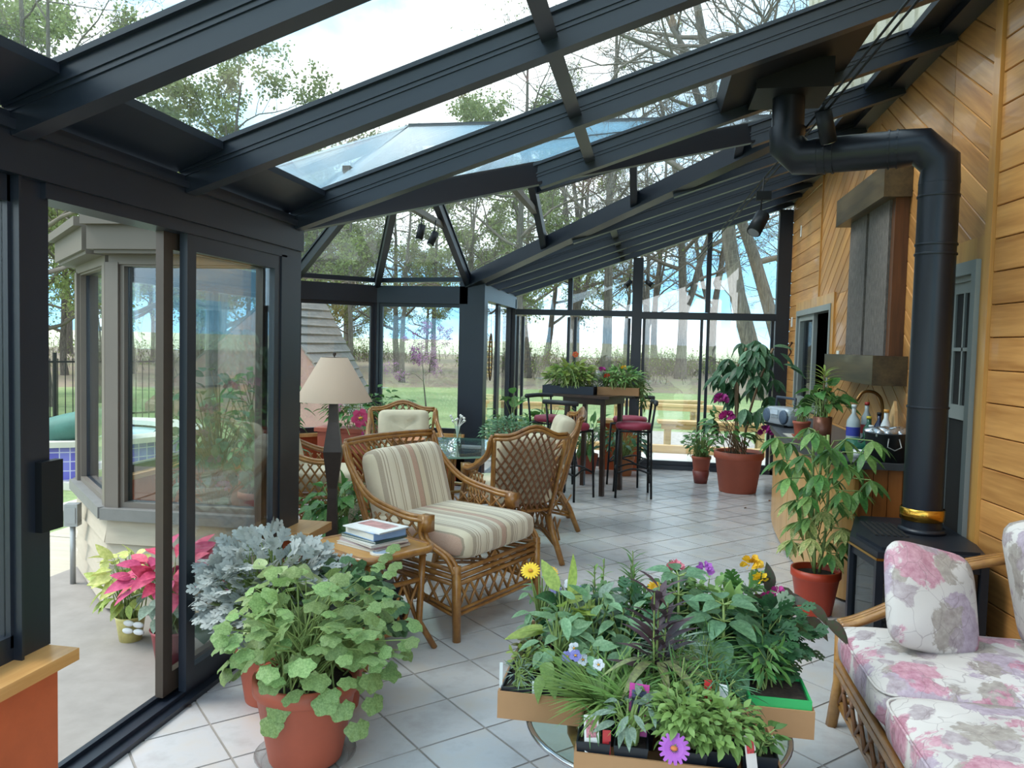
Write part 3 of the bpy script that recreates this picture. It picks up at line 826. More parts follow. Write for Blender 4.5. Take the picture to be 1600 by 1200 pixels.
# overhead tree on the house side whose twigs cross the roof glass
TF = at(make_tree('overhead_tree', 17, 17, .40, .25, 13, (-.12, .02), True, 600, SPRING2, .05, (7, 5, 4), 1.25, label='bare tree towering over the upper roof glass'), 4.6, 19, 1.0)
protos = [TA, TB, TC, TD, TE]
woods = []
rs = np.random.RandomState(21)
def put(p, x, y, s, lab, grp=WG):
    az = math.degrees(math.atan2(x, y)); r = math.hypot(x, y)
    if az < -13: s = min(s, (1.9+.225*r)/{'bare_tree': 17, 'green_tree': 13}[p.name.split('.')[0]])   # the woods stand lower to the left
    return at(dup(p, label=lab, group=grp), x, y, rs.uniform(0, 6.28), s)
BG = 'bare tree standing among others in the background woods'
GG = 'young green leafed tree among the background woods'
# first rank, then deeper ranks that close the view
for (x, y, s, pi) in ((-5.2, 30, .8, 0), (-9.4, 29, .95, 0), (-7.2, 31, .85, 1), (-11.2, 28, .9, 0), (-13.5, 29.5, .8, 1), (-3.6, 37, .7, 0), (3.2, 44, .9, 1), (9.5, 34, .9, 0), (.2, 50, 1.0, 0)):
    put(protos[pi], x, y, s, BG)
for k in range(44):
    a = math.radians(rs.uniform(-72, 20)); r = rs.uniform(30, 62)
    if 0 < math.degrees(a) < 10 and r < 48: continue
    put(protos[k % 2], r*math.sin(a), 5+r*math.cos(a), rs.uniform(.6, 1.05), BG)
for k in range(24):
    a = math.radians(rs.uniform(-78, -7)); r = rs.uniform(27, 48)
    put(TE, r*math.sin(a), 5+r*math.cos(a), rs.uniform(.5, .9), GG, 'green trees in the woods')
for (x, y, s) in ((-14, 10.5, .62), (-16.5, 13, .8), (-13.2, 15.5, .6), (-18, 8.5, .85), (-20, 17, .9)):
    put(TE, x, y, s, 'leafy spring tree close behind the pool fence', 'trees behind the pool fence')
for (x, y, s) in ((-11.6, 19.5, .66), (-13.6, 18.0, .68)): at(dup(TE, label='rounded grey green tree crown rising over the left eave', group='rounded trees over the left eave'), x, y, x, s)
for (x, y, s) in ((-13.5, 15.5, .64), (-15.5, 14, .60), (-11.5, 13.2, .52)): at(dup(TA, label='bare twiggy tree towering at the far left over the roof', group='bare trees at the far left'), x, y, x, s)
_seen = [(-90, -34, 'through the sliding door'), (-34, -12.5, 'through the bay windows'), (-12.5, -1.2, 'through the left rear panes'), (-1.2, 90, 'through the right rear panes')]
for _o in list(bpy.data.objects):
    if _o.parent is None and _o.get('label') in (BG, GG):
        _az = math.degrees(math.atan2(_o.location.x, _o.location.y)); _far = math.hypot(_o.location.x, _o.location.y) > 42
        for _a, _b, _t in _seen:
            if _a <= _az < _b:
                _o['label'] = ('bare' if _o['label'] == BG else 'young green leafed')+(' far' if _far else ' nearer')+' woodland tree seen '+_t
                _o['group'] = _o['group']+' '+_t
# brush at the wood's edge
def make_brush(seed, lab, m, leafm, n=70, h=1.25):
    rs2 = np.random.RandomState(seed); root = empty('brush_thicket', (0, 0, 0), 0, lab, 'shrub', 'brush along the edge of the woods'); t = TubeSet(); tips = []
    for k in range(n):
        p = rs2.normal(size=3)*np.array([1.5, 1.0, 0]); q, d = polyline(rs2, p, (rs2.normal()*.3, rs2.normal()*.3, 1), h*rs2.uniform(.5, 1.2), 4, .16)
        t.add(q, np.array([.014, .012, .010, .007, .004]), 3); tips.append(q[1:])
        for b in range(3):
            q2, _ = polyline(rs2, q[1+b], rnd_unit(rs2)+np.array([0, 0, .6]), h*.35, 3, .2); t.add(q2, np.array([.008, .006, .005, .003]), 3); tips.append(q2)
    o = t.obj('stems', m, root); o['kind'] = 'stuff'
    T = np.concatenate(tips); V, Fq = quads_at(T[rs2.randint(0, len(T), 500)], .05, rs2, .06)
    link_obj('foliage', np_mesh('foliage', V, Fq, leafm), root)['kind'] = 'stuff'
    return root
b1 = make_brush(4, 'low brown brush at the edge of the woods', TWIG, SPRING2)
at(b1, -1, 34, 0, 1, .1)
for k in range(44):
    a = math.radians(rs.uniform(-75, 22)); r = rs.uniform(28.5, 50)
    at(dup(b1), r*math.sin(a), 5+r*math.cos(a), rs.uniform(0, 6.28), rs.uniform(.7, 1.3), (r-24)*.015)
# redbud
rb = make_tree('redbud_tree', 31, 2.9, .035, .42, 9, (0.05, 0), False, 2600, BLOSSOM, .028, (5, 4, 2), 1.35, label='small redbud tree in pink blossom on the lawn')
at(rb, -4.75, 16.3, 1, .62, -.15)

# ---- outbuilding with shingle roof
sh = empty('garden_outbuilding', (0, 0, 0), 0, 'grey shingled outbuilding behind the floor lamp', 'building')
SHINGLE = mat('weathered_shingle', '#736d67', .9, 0, .18, 8)
PINKW = mat('pinkish_cedar_wall', '#8d6f64', .85, 0, .1, 3)
A1 = Vector((-7.79, 15.0, 2.40)); A2 = Vector((-4.52, 12.0, .1)); uu = Vector((-.05, 2.9, 0))
A1b = Vector((-7.2, 16.6, 2.40)); A2b = Vector((-5.72, 16.1, .1))
NC = 13
for k in range(NC):
    t0 = k/NC; t1 = (k+1)/NC+.015
    p0, p1 = A1.lerp(A2, t0), A1b.lerp(A2b, t0); q0, q1 = A1.lerp(A2, t1), A1b.lerp(A2b, t1)
    lift = Vector((.02, -.02, .03))
    MB().slab([p0, q0+lift, q1+lift, p1], .03).build('shingle_course', SHINGLE, sh)
AL = Vector((-10.8, 15.4, .1))
MB().slab([A1+Vector((0, .05, -.05)), AL, Vector((AL.x, AL.y, -.1)), Vector((A2.x, A2.y, -.1)), A2+Vector((0, .05, -.05))], .1).build('gable_wall', PINKW, sh)
MB().slab([A1b, A1, AL, AL+Vector((-.1, 1.4, 0))][::-1], .05).build('rear_roof', SHINGLE, sh)

# ---- garden benches
def bench(nm, lab, p, L, rz, grp=None, legs=2, w=.32, h=.43):
    t = empty(nm, p, rz, lab, 'bench', grp)
    for k in range(2): MB().box(-L/2, L/2, -w/2+k*w/2+.004, -w/2+(k+1)*w/2-.004, h-.045, h).build('seat_plank', TIMBER, t)
    MB().box(-L/2+.05, L/2-.05, -w/2+.02, -w/2+.055, h-.13, h-.045).build('apron', TIMBER, t)
    for x in (-L/2+.16, L/2-.16):
        for y in (-.09, .09): MB().box(x-.045, x+.045, y-.045, y+.045, -.09, h-.045).build('leg', TIMBER, t)
    return t
bench('garden_bench', 'pale pine bench just outside the rear glass door', (1.0, 12.75, 0), 1.75, math.radians(4))
bench('garden_bench', 'long pale pine bench farther out on the lawn at an angle', (.15, 17.4, 0), 2.1, math.radians(22))
bench('garden_bench', 'pale pine bench joining the angled one at its right end', (.55, 16.4, 0), 1.9, math.radians(-6))
bench('garden_bench', 'low pine bench outside left of the bar table', (-2.6, 15.5, 0), 2.4, math.radians(3))
MB().box(-2.2, 1.8, 13.2, 15.6, -.08, -.055).build('gravel_bed', mat('grey_gravel', '#a59c93', .95, 0, .25, 14, .3), g)

# ---- pool side seen through the sliding door
PURPLE = NT('purple_mosaic_tile')
_bk = PURPLE.new('TexBrick'); _bk.offset = 0
_bk.inputs['Color1'].default_value = (*lin('#5d58b4'), 1); _bk.inputs['Color2'].default_value = (*lin('#7a78c8'), 1); _bk.inputs['Mortar'].default_value = (*lin('#b9b6d4'), 1)
_bk.inputs['Scale'].default_value = 1; _bk.inputs['Mortar Size'].default_value = .006; _bk.inputs['Brick Width'].default_value = .10; _bk.inputs['Row Height'].default_value = .10
PURPLE.lk(PURPLE.coord('UV'), _bk.inputs['Vector']); PURPLE.lk(_bk.outputs[0], PURPLE.p.inputs['Base Color']); PURPLE.p.inputs['Roughness'].default_value = .25
WATER = NT('pool_water'); WATER.lk(WATER.ramp(WATER.noise(WATER.coord('Object'), 1.5), [(.3, '#9fc4cf'), (.7, '#b9dbe0')]), WATER.p.inputs['Base Color']); WATER.p.inputs['Roughness'].default_value = .08
WATER.bump(WATER.noise(WATER.coord('Object'), 3, 2), .1, .02)
COPING = mat('white_pool_coping', '#c4bfb4', .7, 0, .06, 3)
po = empty('swimming_pool', (0, 0, 0), 0, 'swimming pool with pale coping beyond the patio', 'pool')
kbox('water', -12, -5.35, 4.4, 7.35, -.16, -.10, WATER.m, po)
for a in ((-5.35, -5.1, 4.15, 7.4), (-12, -5.35, 4.15, 4.4), (-12, -5.35, 7.30, 7.4)): kbox('coping', *a, -.12, .0, COPING, po)
spa = empty('raised_spa', (-6.9, 8.55, 0), 0, 'raised round spa clad in purple mosaic tiles', 'spa')
n = 40; Rr = 1.35
m_ = MB(); vs = []; fs = []
for z in (-.1, .36):
    for k in range(n): vs.append((Rr*math.cos(2*PI*k/n), Rr*math.sin(2*PI*k/n), z))
for k in range(n): fs.append((k, (k+1) % n, n+(k+1) % n, n+k))
m_.add(vs, fs); ow = m_.build('tiled_wall', PURPLE.m, spa)
uv = ow.data.uv_layers.new(name='UVMap')
for p in ow.data.polygons:
    k = p.index
    for li in p.loop_indices:
        vi = ow.data.loops[li].vertex_index; kk = vi % n
        if kk == 0 and k == n-1: kk = n
        uv.data[li].uv = (kk*2*PI*Rr/n, ow.data.vertices[vi].co.z+.1)
MB().lathe([(1.05, .36), (1.05, .42), (1.42, .42), (1.42, .36)], 40, cap0=False, cap1=False).build('coping_ring', COPING, spa)
MB().lathe([(1.07, .33), (0.01, .33)], 40, cap0=False, cap1=False).build('spa_water', WATER.m, spa)
cv = MB().sellip((0, 0, 0), (.62, .30, .17), .8, .8, 20, 10)
cvo = cv.build('pool_cover', mat('faded_green_cover', '#3f6a5f', .7, 0, .15, 6), None, True, (-6.35, 7.72, .52)); cvo.rotation_euler = (0, -.25, .35)
tag(cvo, 'rumpled faded green cover heaped on the spa edge', 'cover')
IRON = mat('black_iron', '#1b1d1c', .5, .3, .1)
fe = empty('pool_fence', (-9.8, 11.6, 0), math.radians(62), 'thin black iron fence behind the spa', 'fence')
for k in range(34):
    MB().box(-2.0+k*.12, -1.988+k*.12, -.006, .006, 0, 1.15).build('picket', IRON, fe)
for z in (.15, 1.08): MB().box(-2.05, 2.05, -.012, .012, z, z+.03).build('rail', IRON, fe)
for x in (-2.05, 0, 2.05): MB().box(x-.025, x+.025, -.025, .025, -.08, 1.25).build('post', IRON, fe)
ob = empty('outlet_post', (-3.56, 4.36, -.012), .3, 'grey outdoor outlet box on a conduit post against the bay', 'outlet')
GALV = mat('galvanised_grey', '#9a9c9b', .45, .5, .08)
MB().lathe([(.017, 0), (.017, .40)], 10).build('conduit', GALV, ob, True)
bx = MB().box(-.04, .04, -.035, .035, .38, .52).build('outlet_box', GALV, ob); MB().box(-.03, .03, -.041, -.035, .40, .50).build('cover_flap', GALV, bx)
# ================================================================== FURNITURE
RATTAN = NT('honey_rattan')
_v = RATTAN.coord('Object', (1, 1, 1)); _f = RATTAN.noise(_v, 22, 4, .6); _f2 = RATTAN.noise(_v, 2.5, 2)
RATTAN.lk(RATTAN.ramp(RATTAN.math('ADD', RATTAN.math('MULTIPLY', _f, .5), RATTAN.math('MULTIPLY', _f2, .5)), [(.3, '#6e4423'), (.5, '#94652f'), (.7, '#b28447')]), RATTAN.p.inputs['Base Color'])
RATTAN.p.inputs['Roughness'].default_value = .32; RATTAN.p.inputs['Coat Weight'].default_value = .25; RATTAN.bump(_f, .1, .003)
RATTAN = RATTAN.m
RDARK = mat('brown_rattan', '#7a5030', .4, 0, .2, 20)
def fabric(name, stops, axis=0, period=.36, rough=.9):
    t = NT(name); sep = t.new('SeparateXYZ'); t.lk(t.coord('Object'), sep.inputs[0])
    x = t.math('FRACT', t.math('DIVIDE', t.math('ADD', sep.outputs[axis], 2.0), period))
    c = t.ramp(x, stops, 'CONSTANT')
    w = t.noise(t.coord('Object', (1, 1, 1)), 180, 2)
    c = t.mix(t.math('MULTIPLY', w, .25), c, '#efe6d2')
    t.lk(c, t.p.inputs['Base Color']); t.p.inputs['Roughness'].default_value = rough; t.p.inputs['Specular IOR Level'].default_value = .2
    t.p.inputs['Sheen Weight'].default_value = .2; t.bump(w, .15, .002); return t.m
ST = [(0, '#cfc4ae'), (.05, '#a39078'), (.07, '#cfc4ae'), (.10, '#a39078'), (.12, '#d6ccb8'), (.22, '#a99682'), (.34, '#c9bda6'), (.36, '#8f7d68'), (.38, '#c9bda6'), (.46, '#b08a76'), (.58, '#8f7d68'), (.60, '#cdbfa4'), (.72, '#a3937f'), (.80, '#cfc4ae'), (.83, '#9c8a74'), (.85, '#d3c8b2'), (.89, '#9c8a74'), (.91, '#d3c8b2')]
STRIPE = fabric('striped_upholstery', ST)
CREAMF = mat('cream_upholstery', '#c9bda3', .9, 0, .05, 14, .1)

def curve(pts, n=6):
    """Catmull-Rom through pts"""
    P = [Vector(p) for p in pts]; Q = [P[0]*2-P[1]]+P+[P[-1]*2-P[-2]]; out = []
    for i in range(1, len(Q)-2):
        for k in range(n):
            t = k/n; a, b, c, d = Q[i-1], Q[i], Q[i+1], Q[i+2]
            out.append(.5*((2*b)+(c-a)*t+(2*a-5*b+4*c-d)*t*t+(3*b-a-3*c+d)*t**3))
    out.append(P[-1]); return out
def rods(mb, pts, offs, r, n=6, k=6):
    c = curve(pts, n)
    for o in offs: mb.tube([p+Vector(o) for p in c], r, k)
def cushion(name, c, d, m, par, e1=.55, e2=.22, M=None, tuft=False):
    mb = MB().sellip((0, 0, 0), d, e1, e2, 32, 14)
    if tuft:
        V = []
        for (x, y, z) in mb.V:
            a = 0
            for tx in (-.33, .33):
                for tz in (-.3, .35):
                    a += math.exp(-(((x/d[0]-tx)/.14)**2+((y/d[1]-tz)/.14)**2))
            V.append((x, y, z*(1-.45*a)))
        mb.V = V
    o = mb.build(name, m, par, True)
    if M is None: M = Matrix.Identity(4)
    M = M.copy(); M.translation = Vector(c); o.matrix_local = M; return o

def rattan_chair(label, loc, rz, W, D, SH, BH, AH, seatm, backm, group=None, plump=.09, hump=.05, lounge=False, cushions=True, name='rattan_dining_chair', top_w=1.0):
    t = empty(name, loc, rz, label, 'chair', group)
    hw, hd = W/2, D/2; lean = .20 if lounge else .15
    R = .0135
    def S(u, v):
        return Vector((u*hw*(.80+(.20*top_w)*v), hd-.02+lean*v+.07*(1-u*u)-.05, SH-.10+v*(BH-SH+.10)+hump*v*(.5+.5*math.cos(PI*min(1, abs(u)*1.35)))*1.3))
    # legs
    for sx in (-1, 1):
        MB().tube([(sx*hw, -hd, SH-.02), (sx*hw, -hd-.005, .22), (sx*(hw+.01), -hd-.02, 0)], [.026, .025, .022], 8).build('leg', RATTAN, t, True)
        MB().tube([S(sx, 0), (sx*(hw*.82), hd+.02, .2), (sx*(hw*.95), hd+.10, 0)], [.024, .024, .021], 8).build('leg', RATTAN, t, True)
    f = MB()
    offs3 = lambda sx: [(0, 0, 0), (sx*.022, 0, 0), (sx*.011, 0, .018)]
    for sx in (-1, 1):
        c1 = S(sx, 1); c0 = S(sx, .45)
        af = (sx*(hw+.02), -hd+.20 if lounge else -hd+.12, AH)
        rods(f, [c1, S(sx, .8)+Vector((sx*.02, -.02, 0)), (sx*(hw+.02), hd-.10, AH+.07), (sx*(hw+.03), 0, AH+.01), af], offs3(sx), R)
        # front S curve from the arm end down to the front leg
        rods(f, [af, (sx*(hw+.02), af[1]+.005, AH-.10), (sx*(hw+.01), -hd+.05, SH+.02), (sx*hw, -hd, SH-.06)], [(0, 0, 0), (sx*.02, 0, 0), (0, -.02, 0)], R)
        f.box(af[0]-.03, af[0]+.035, af[1]-.035, af[1]+.03, AH-.06, AH+.028)
        rods(f, [S(sx, 1), S(sx, .6), S(sx, .2), S(sx, 0)], [(0, 0, 0), (0, .02, 0)], R)
    # top rail of three rods, humped in the middle
    top = [S(-1+2*k/12, 1) for k in range(13)]
    for o in ((0, 0, 0), (0, .02, -.006), (0, .008, .02)): f.tube([p+Vector(o) for p in top], R, 6)
    low = [S(-1+2*k/8, .08) for k in range(9)]; f.tube(low, R, 6)
    # seat rails and stretchers
    for z in (SH-.05, SH-.085, SH-.12):
        f.tube([(-hw, -hd, z), (hw, -hd, z)], R, 6)
        for sx in (-1, 1): f.tube([(sx*hw, -hd, z), S(sx, 0)+Vector((0, 0, z-SH+.10))], R, 6)
    for z in (.13, .155):
        f.tube(curve([(-hw, -hd, z), (0, -hd, z+(.04 if not lounge else 0)), (hw, -hd, z)], 6), .011, 5)
        for sx in (-1, 1): f.tube(curve([(sx*hw, -hd, z), (sx*hw*.92, 0, z+.05), (sx*hw*.84, hd+.03, z)], 6), .011, 5)
    f.build('frame', RATTAN, t, True)
    # woven diamond back
    lat = MB(); nd = 7 if lounge else 5
    for k in range(-nd, nd+1):
        for s in (1, -1):
            pts = []
            for j in range(9):
                v = j/8; u = k/nd*1.0+s*(v-.5)*1.35
                if -1 <= u <= 1: pts.append(S(u, .06+v*.93)+Vector((0, .004*s, 0)))
            if len(pts) > 1: lat.tube(pts, .0075, 5)
    o = lat.build('back_lattice', RDARK if not lounge else RATTAN, t, True)
    if True:
        for sx in (-1, 1):
            a = MB(); y0, y1 = (-hd+.22 if lounge else -hd+.14), hd-.05
            for k in range(-2, 7):
                for s in (1, -1):
                    pts = []
                    for j in range(7):
                        v = j/6; y = y0+(y1-y0)*(k/5+s*(v-.5)*.5)
                        if y0-.02 <= y <= y1: pts.append((sx*(hw+.005), y, SH-.03+v*(AH-SH+.02)))
                    if len(pts) > 1: a.tube(pts, .0075, 5)
            a.build('arm_lattice', RATTAN, t, True)
    sk = MB(); nk = 8 if lounge else 6
    z0, z1 = .165, SH-.12
    for k in range(nk):
        x0 = -hw+.03+(W-.06)*k/nk; x1 = x0+(W-.06)/nk
        sk.tube([(x0, -hd, z0), (x1, -hd, z1)], .008, 5).tube([(x1, -hd, z0), (x0, -hd, z1)], .008, 5)
        for sx in (-1, 1):
            y0 = -hd+.03+(D)*k/nk; y1 = y0+D/nk
            sk.tube([(sx*hw*.97, y0, z0), (sx*hw*.97, y1, z1)], .008, 5).tube([(sx*hw*.97, y1, z0), (sx*hw*.97, y0, z1)], .008, 5)
    sk.build('apron_lattice', RATTAN, t, True)
    if cushions:
        cushion('seat_cushion', (0, -.02, SH+plump*.75), (hw-.035, hd+.02, plump), seatm, t, .5, .2)
        bh = (BH-SH)*.42
        M = Matrix.Rotation(-PI/2+math.radians(90-(78 if lounge else 81))*1.0, 4, 'X') if False else Matrix.Rotation(math.radians(90)-math.atan2(lean, BH-SH+.1), 4, 'X')
        k = .62
        c = S(0, k)+Vector((0, -plump*1.0-.045, -.02))
        cushion('back_cushion', c, ((hw-.08) if lounge else hw*.80, bh*1.06, plump), backm, t, .55, .25, M, tuft=not lounge)
    return t
# armchair in front, facing right and a little toward the camera
FA = math.atan2(-.40, .92)+PI/2
rattan_chair('rattan armchair with striped cushions beside the book table', (-1.14, 4.50, 0), FA, .80, .70, .42, .97, .62, STRIPE, STRIPE, None, .095, .0, True, name='rattan_armchair', top_w=.9)
GD = 'rattan chairs around the glass dining table'
rattan_chair('rattan dining chair seen from its woven back, right behind the striped armchair', (-1.0, 5.72, 0), math.atan2(.85, -.55)+PI/2, .56, .52, .44, .93, .66, CREAMF, CREAMF, GD)
rattan_chair('rattan dining chair at the far side of the table, cream back facing the camera', (-2.28, 7.15, 0), math.atan2(-.9, .35)+PI/2, .62, .52, .44, .90, .66, CREAMF, CREAMF, GD)
rattan_chair('rattan dining chair on the right of the table, near the bar stools', (-.98, 6.78, 0), math.atan2(-.25, -.95)+PI/2, .56, .52, .44, .95, .66, CREAMF, CREAMF, GD)
rattan_chair('rattan dining chair left of the table, half hidden by the floor lamp', (-2.55, 5.75, 0), math.atan2(.3, .95)+PI/2, .56, .52, .44, .93, .66, CREAMF, CREAMF, GD)

# glass dining table
TGL = glass_mat('table_glass', (.80, .92, .88), 1.6)
EDGE = mat('green_glass_edge', '#7fa695', .15, 0, .05)
dt = empty('dining_table', (-1.62, 6.18, 0), 0, 'round glass topped dining table on a rattan base', 'table')
MB().lathe([(.60, .722), (.60, .734)], 48).build('glass_top', TGL, dt)
MB().lathe([(.600, .721), (.606, .721), (.606, .735), (.600, .735)], 48, cap0=False, cap1=False).build('glass_edge', EDGE, dt)
b = MB()
for k in range(4):
    a = k*PI/2+.4
    rods(b, [(.30*math.cos(a), .30*math.sin(a), .72), (.20*math.cos(a), .20*math.sin(a), .40), (.30*math.cos(a), .30*math.sin(a), 0)], [(0, 0, 0), (.02, .02, 0)], .018)
b.tube([(.31*math.cos(k*PI/12), .31*math.sin(k*PI/12), .70) for k in range(24)], .016, 6, closed=True)
b.tube([(.21*math.cos(k*PI/12), .21*math.sin(k*PI/12), .40) for k in range(24)], .014, 6, closed=True)
b.build('rattan_base', RATTAN, dt, True)
tag(MB().lathe([(.10, 0), (.135, .01), (.15, .055), (.155, .06), (.14, .06), (.13, .03), (0.001, .025)], 28, cap1=False).build('clay_bowl', mat('clay_bowl', '#a9744f', .6, 0, .1, 9), None, True, (-1.93, 6.10, .735)), 'shallow round clay bowl on the glass dining table', 'bowl')
vz = empty('glass_vase', (-1.62, 6.55, .735), 0, 'small clear vase with white sprigs on the dining table', 'vase')
MB().lathe([(.03, 0), (.035, .05), (.02, .10), (.03, .13)], 16, cap1=False).build('vase_body', TGL, vz, True)
rsv = np.random.RandomState(2); tb = MB()
for k in range(9):
    a = k*.7; tb.tube([(0, 0, .02), (.02*math.cos(a), .02*math.sin(a), .13), (.06*math.cos(a), .06*math.sin(a), .17+.02*(k % 3))], .0025, 4)
    tb.sellip((.06*math.cos(a), .06*math.sin(a), .175+.02*(k % 3)), (.012, .012, .012), 1, 1, 6, 4)
tb.build('sprigs', mat('white_sprig', '#dcdcd6', .8), vz)
tag(MB().cbox((0, 0, .006), (.16, .022, .012)).build('folded_glasses_case', mat('silver_case', '#a7adb0', .3, .6), None, False, (-1.42, 6.22, .735)), 'slim silver case lying on the dining table', 'case')
tag(MB().cbox((0, 0, .015), (.20, .14, .03)).build('yellow_box', mat('pale_yellow_box', '#d6d79a', .6), None, False, (-1.22, 6.42, .735)), 'flat pale yellow box on the right of the dining table', 'box')

# end table with magazine shelf
et = empty('end_table', (-1.385, 3.83, 0), math.atan2(.3, -.45), 'small rattan end table stacked with books beside the armchair', 'table')
def rrect(w, h, r, n=5):
    P = []
    for cx, cy, a0 in ((w/2-r, h/2-r, 0), (-w/2+r, h/2-r, 90), (-w/2+r, -h/2+r, 180), (w/2-r, -h/2+r, 270)):
        for k in range(n+1):
            a = math.radians(a0+90*k/n); P.append((cx+r*math.cos(a), cy+r*math.sin(a)))
    return P
ETW, ETD, ETH = .50, .44, .535
MB().prism(rrect(ETW-.03, ETD-.03, .07), ETH-.03, ETH).build('table_top', wood_mat('cane_table_top', '#b98a4d', '#9a6d36', .3, 8, .02), et)
MB().tube([(x, y, ETH-.012) for x, y in rrect(ETW, ETD, .08)], .019, 8, closed=True).build('rim', RATTAN, et, True)
for sx in (-1, 1):
    for sy in (-1, 1):
        MB().tube([(sx*(ETW/2-.05), sy*(ETD/2-.05), ETH-.02), (sx*(ETW/2-.06), sy*(ETD/2-.06), .14), (sx*(ETW/2+.0), sy*(ETD/2+.0), 0)], [.018, .018, .016], 7).build('leg', RATTAN, et, True)
s = MB()
for z in (.36, .12):
    s.tube([(x, y, z) for x, y in rrect(ETW-.11, ETD-.11, .02, 1)], .013, 6, closed=True)
s.box(-ETW/2+.07, ETW/2-.07, -ETD/2+.07, ETD/2-.07, .11, .12).build('shelf_rails', RATTAN, et, True)
c = MB()
for sx in (-1, 1):
    for k in range(3):
        y0 = -ETD/2+.07+k*.10; c.tube([(sx*(ETW/2-.06), y0, .13), (sx*(ETW/2-.06), y0+.10, .35)], .008, 5).tube([(sx*(ETW/2-.06), y0+.10, .13), (sx*(ETW/2-.06), y0, .35)], .008, 5)
for sy in (-1, 1):
    for k in range(3):
        x0 = -ETW/2+.07+k*.12; c.tube([(x0, sy*(ETD/2-.06), .13), (x0+.12, sy*(ETD/2-.06), .35)], .008, 5).tube([(x0+.12, sy*(ETD/2-.06), .13), (x0, sy*(ETD/2-.06), .35)], .008, 5)
c.build('side_lattice', RATTAN, et, True)
etM = Matrix.Translation(et.location) @ Matrix.Rotation(et.rotation_euler.z, 4, 'Z')
PAPER = mat('page_edges', '#d9d6cc', .9, 0, .06, 40, stretch=(1, 1, 12))
def book(lab, name, cat, x, y, z, w, d, h, col, rz, group='books and magazines stacked on the end table', spine='#ffffff', soft=False, cover2=None):
    p = etM @ Vector((x, y, z)); t = empty(name, p, et.rotation_euler.z+rz, lab, cat, group)
    MB().cbox((0, 0, h/2), (w-.008, d-.008, h-.006)).build('pages', PAPER, t)
    cm = mat(name+'_cover', col, .3, 0, .08, 12)
    cv = MB().cbox((0, 0, h-.0015), (w, d, .003)).cbox((0, 0, .0015), (w, d, .003)).cbox((-w/2+.0015, 0, h/2), (.003, d, h)).build('cover', cm, t)
    if cover2:
        MB().cbox((.01, -d*.1, h+.0006), (w*.75, d*.45, .001)).build('cover_picture', mat(name+'_picture', cover2, .3, 0, .4, 25), cv)
    return z+h
z = ETH+.001
z = book('large magazine with white pages at the bottom of the stack', 'magazine', 'magazine', -.02, .01, z, .30, .23, .014, '#c8c3bd', .10)
z = book('second magazine from the bottom of the stack, rose coloured edge', 'magazine', 'magazine', -.01, .0, z, .29, .22, .012, '#b89aa0', .02)
z = book('third magazine from the bottom of the stack, pale cover', 'magazine', 'magazine', -.03, .01, z, .28, .22, .012, '#d3cfc9', -.06)
z = book('thin dark green hardback in the middle of the stack', 'book', 'book', -.01, .0, z, .27, .21, .014, '#3c5350', .08)
z = book('thick blue book under the top magazine', 'book', 'book', -.02, .0, z, .25, .20, .038, '#7d9cc4', .0, cover2='#b35b93')
z = book('open topped magazine with white and rose cover lying on top of the stack', 'magazine', 'magazine', -.03, .0, z, .27, .21, .006, '#e4e6e6', .12, cover2='#b98c8c')
cst = empty('coaster', etM @ Vector((-.02, -.165, ETH+.001)), 0, 'round white and blue coaster on the end table', 'coaster')
cst.location = etM @ Vector((-.185, .09, ETH+.001))
MB().lathe([(.05, 0), (.05, .008)], 24).build('rim_disc', mat('white_ceramic', '#d9d8d2', .4), cst); MB().lathe([(.036, .008), (.036, .0095)], 24).build('blue_centre', mat('slate_blue_inlay', '#8ea0b5', .5), cst)
for k, (x, cl) in enumerate(((-.10, '#2c3038'), (-.045, '#87898c'), (.01, '#3a4450'), (.06, '#6d5a58'))):
    p = etM @ Vector((x, 0, .122)); t = empty('magazine', p, et.rotation_euler.z, ['black spined magazine upright in the end table shelf', 'grey magazine upright in the end table shelf', 'dark blue magazine upright in the end table shelf', 'brown magazine upright in the end table shelf'][k], 'magazine', 'magazines on the shelf of the end table')
    o = MB().cbox((0, 0, .105), (.012, .24, .21), Matrix.Rotation(.12, 4, 'Y')).build('cover', mat('magazine_cover_%d' % k, cl, .3, 0, .3, 20), t)

# floor lamp
SHADE = NT('linen_lampshade')
SHADE.p.inputs['Base Color'].default_value = (*lin('#d9c3ae'), 1); SHADE.p.inputs['Roughness'].default_value = .9
_tr = SHADE.new('BsdfTranslucent'); _tr.inputs['Color'].default_value = (*lin('#d9c3ae'), 1); _mx = SHADE.new('MixShader'); _mx.inputs[0].default_value = .35
SHADE.bump(SHADE.noise(SHADE.coord('Object', (60, 60, 200)), 1, 2), .1, .002)
SHADE.lk(SHADE.p.outputs[0], _mx.inputs[1]); SHADE.lk(_tr.outputs[0], _mx.inputs[2]); SHADE.lk(_mx.outputs[0], SHADE.out.inputs['Surface'])
fl = empty('floor_lamp', (-2.005, 4.78, 0), .3, 'dark bronze floor lamp with a wide cream cone shade', 'lamp')
BRONZE = mat('dark_bronze_wood', '#3a302a', .4, .2, .2, 12)
MB().lathe([(.245, 1.185), (.085, 1.465), (.083, 1.465), (.243, 1.185)], 40, cap0=False, cap1=False).build('lamp_shade', SHADE.m, fl, True)
p = MB()
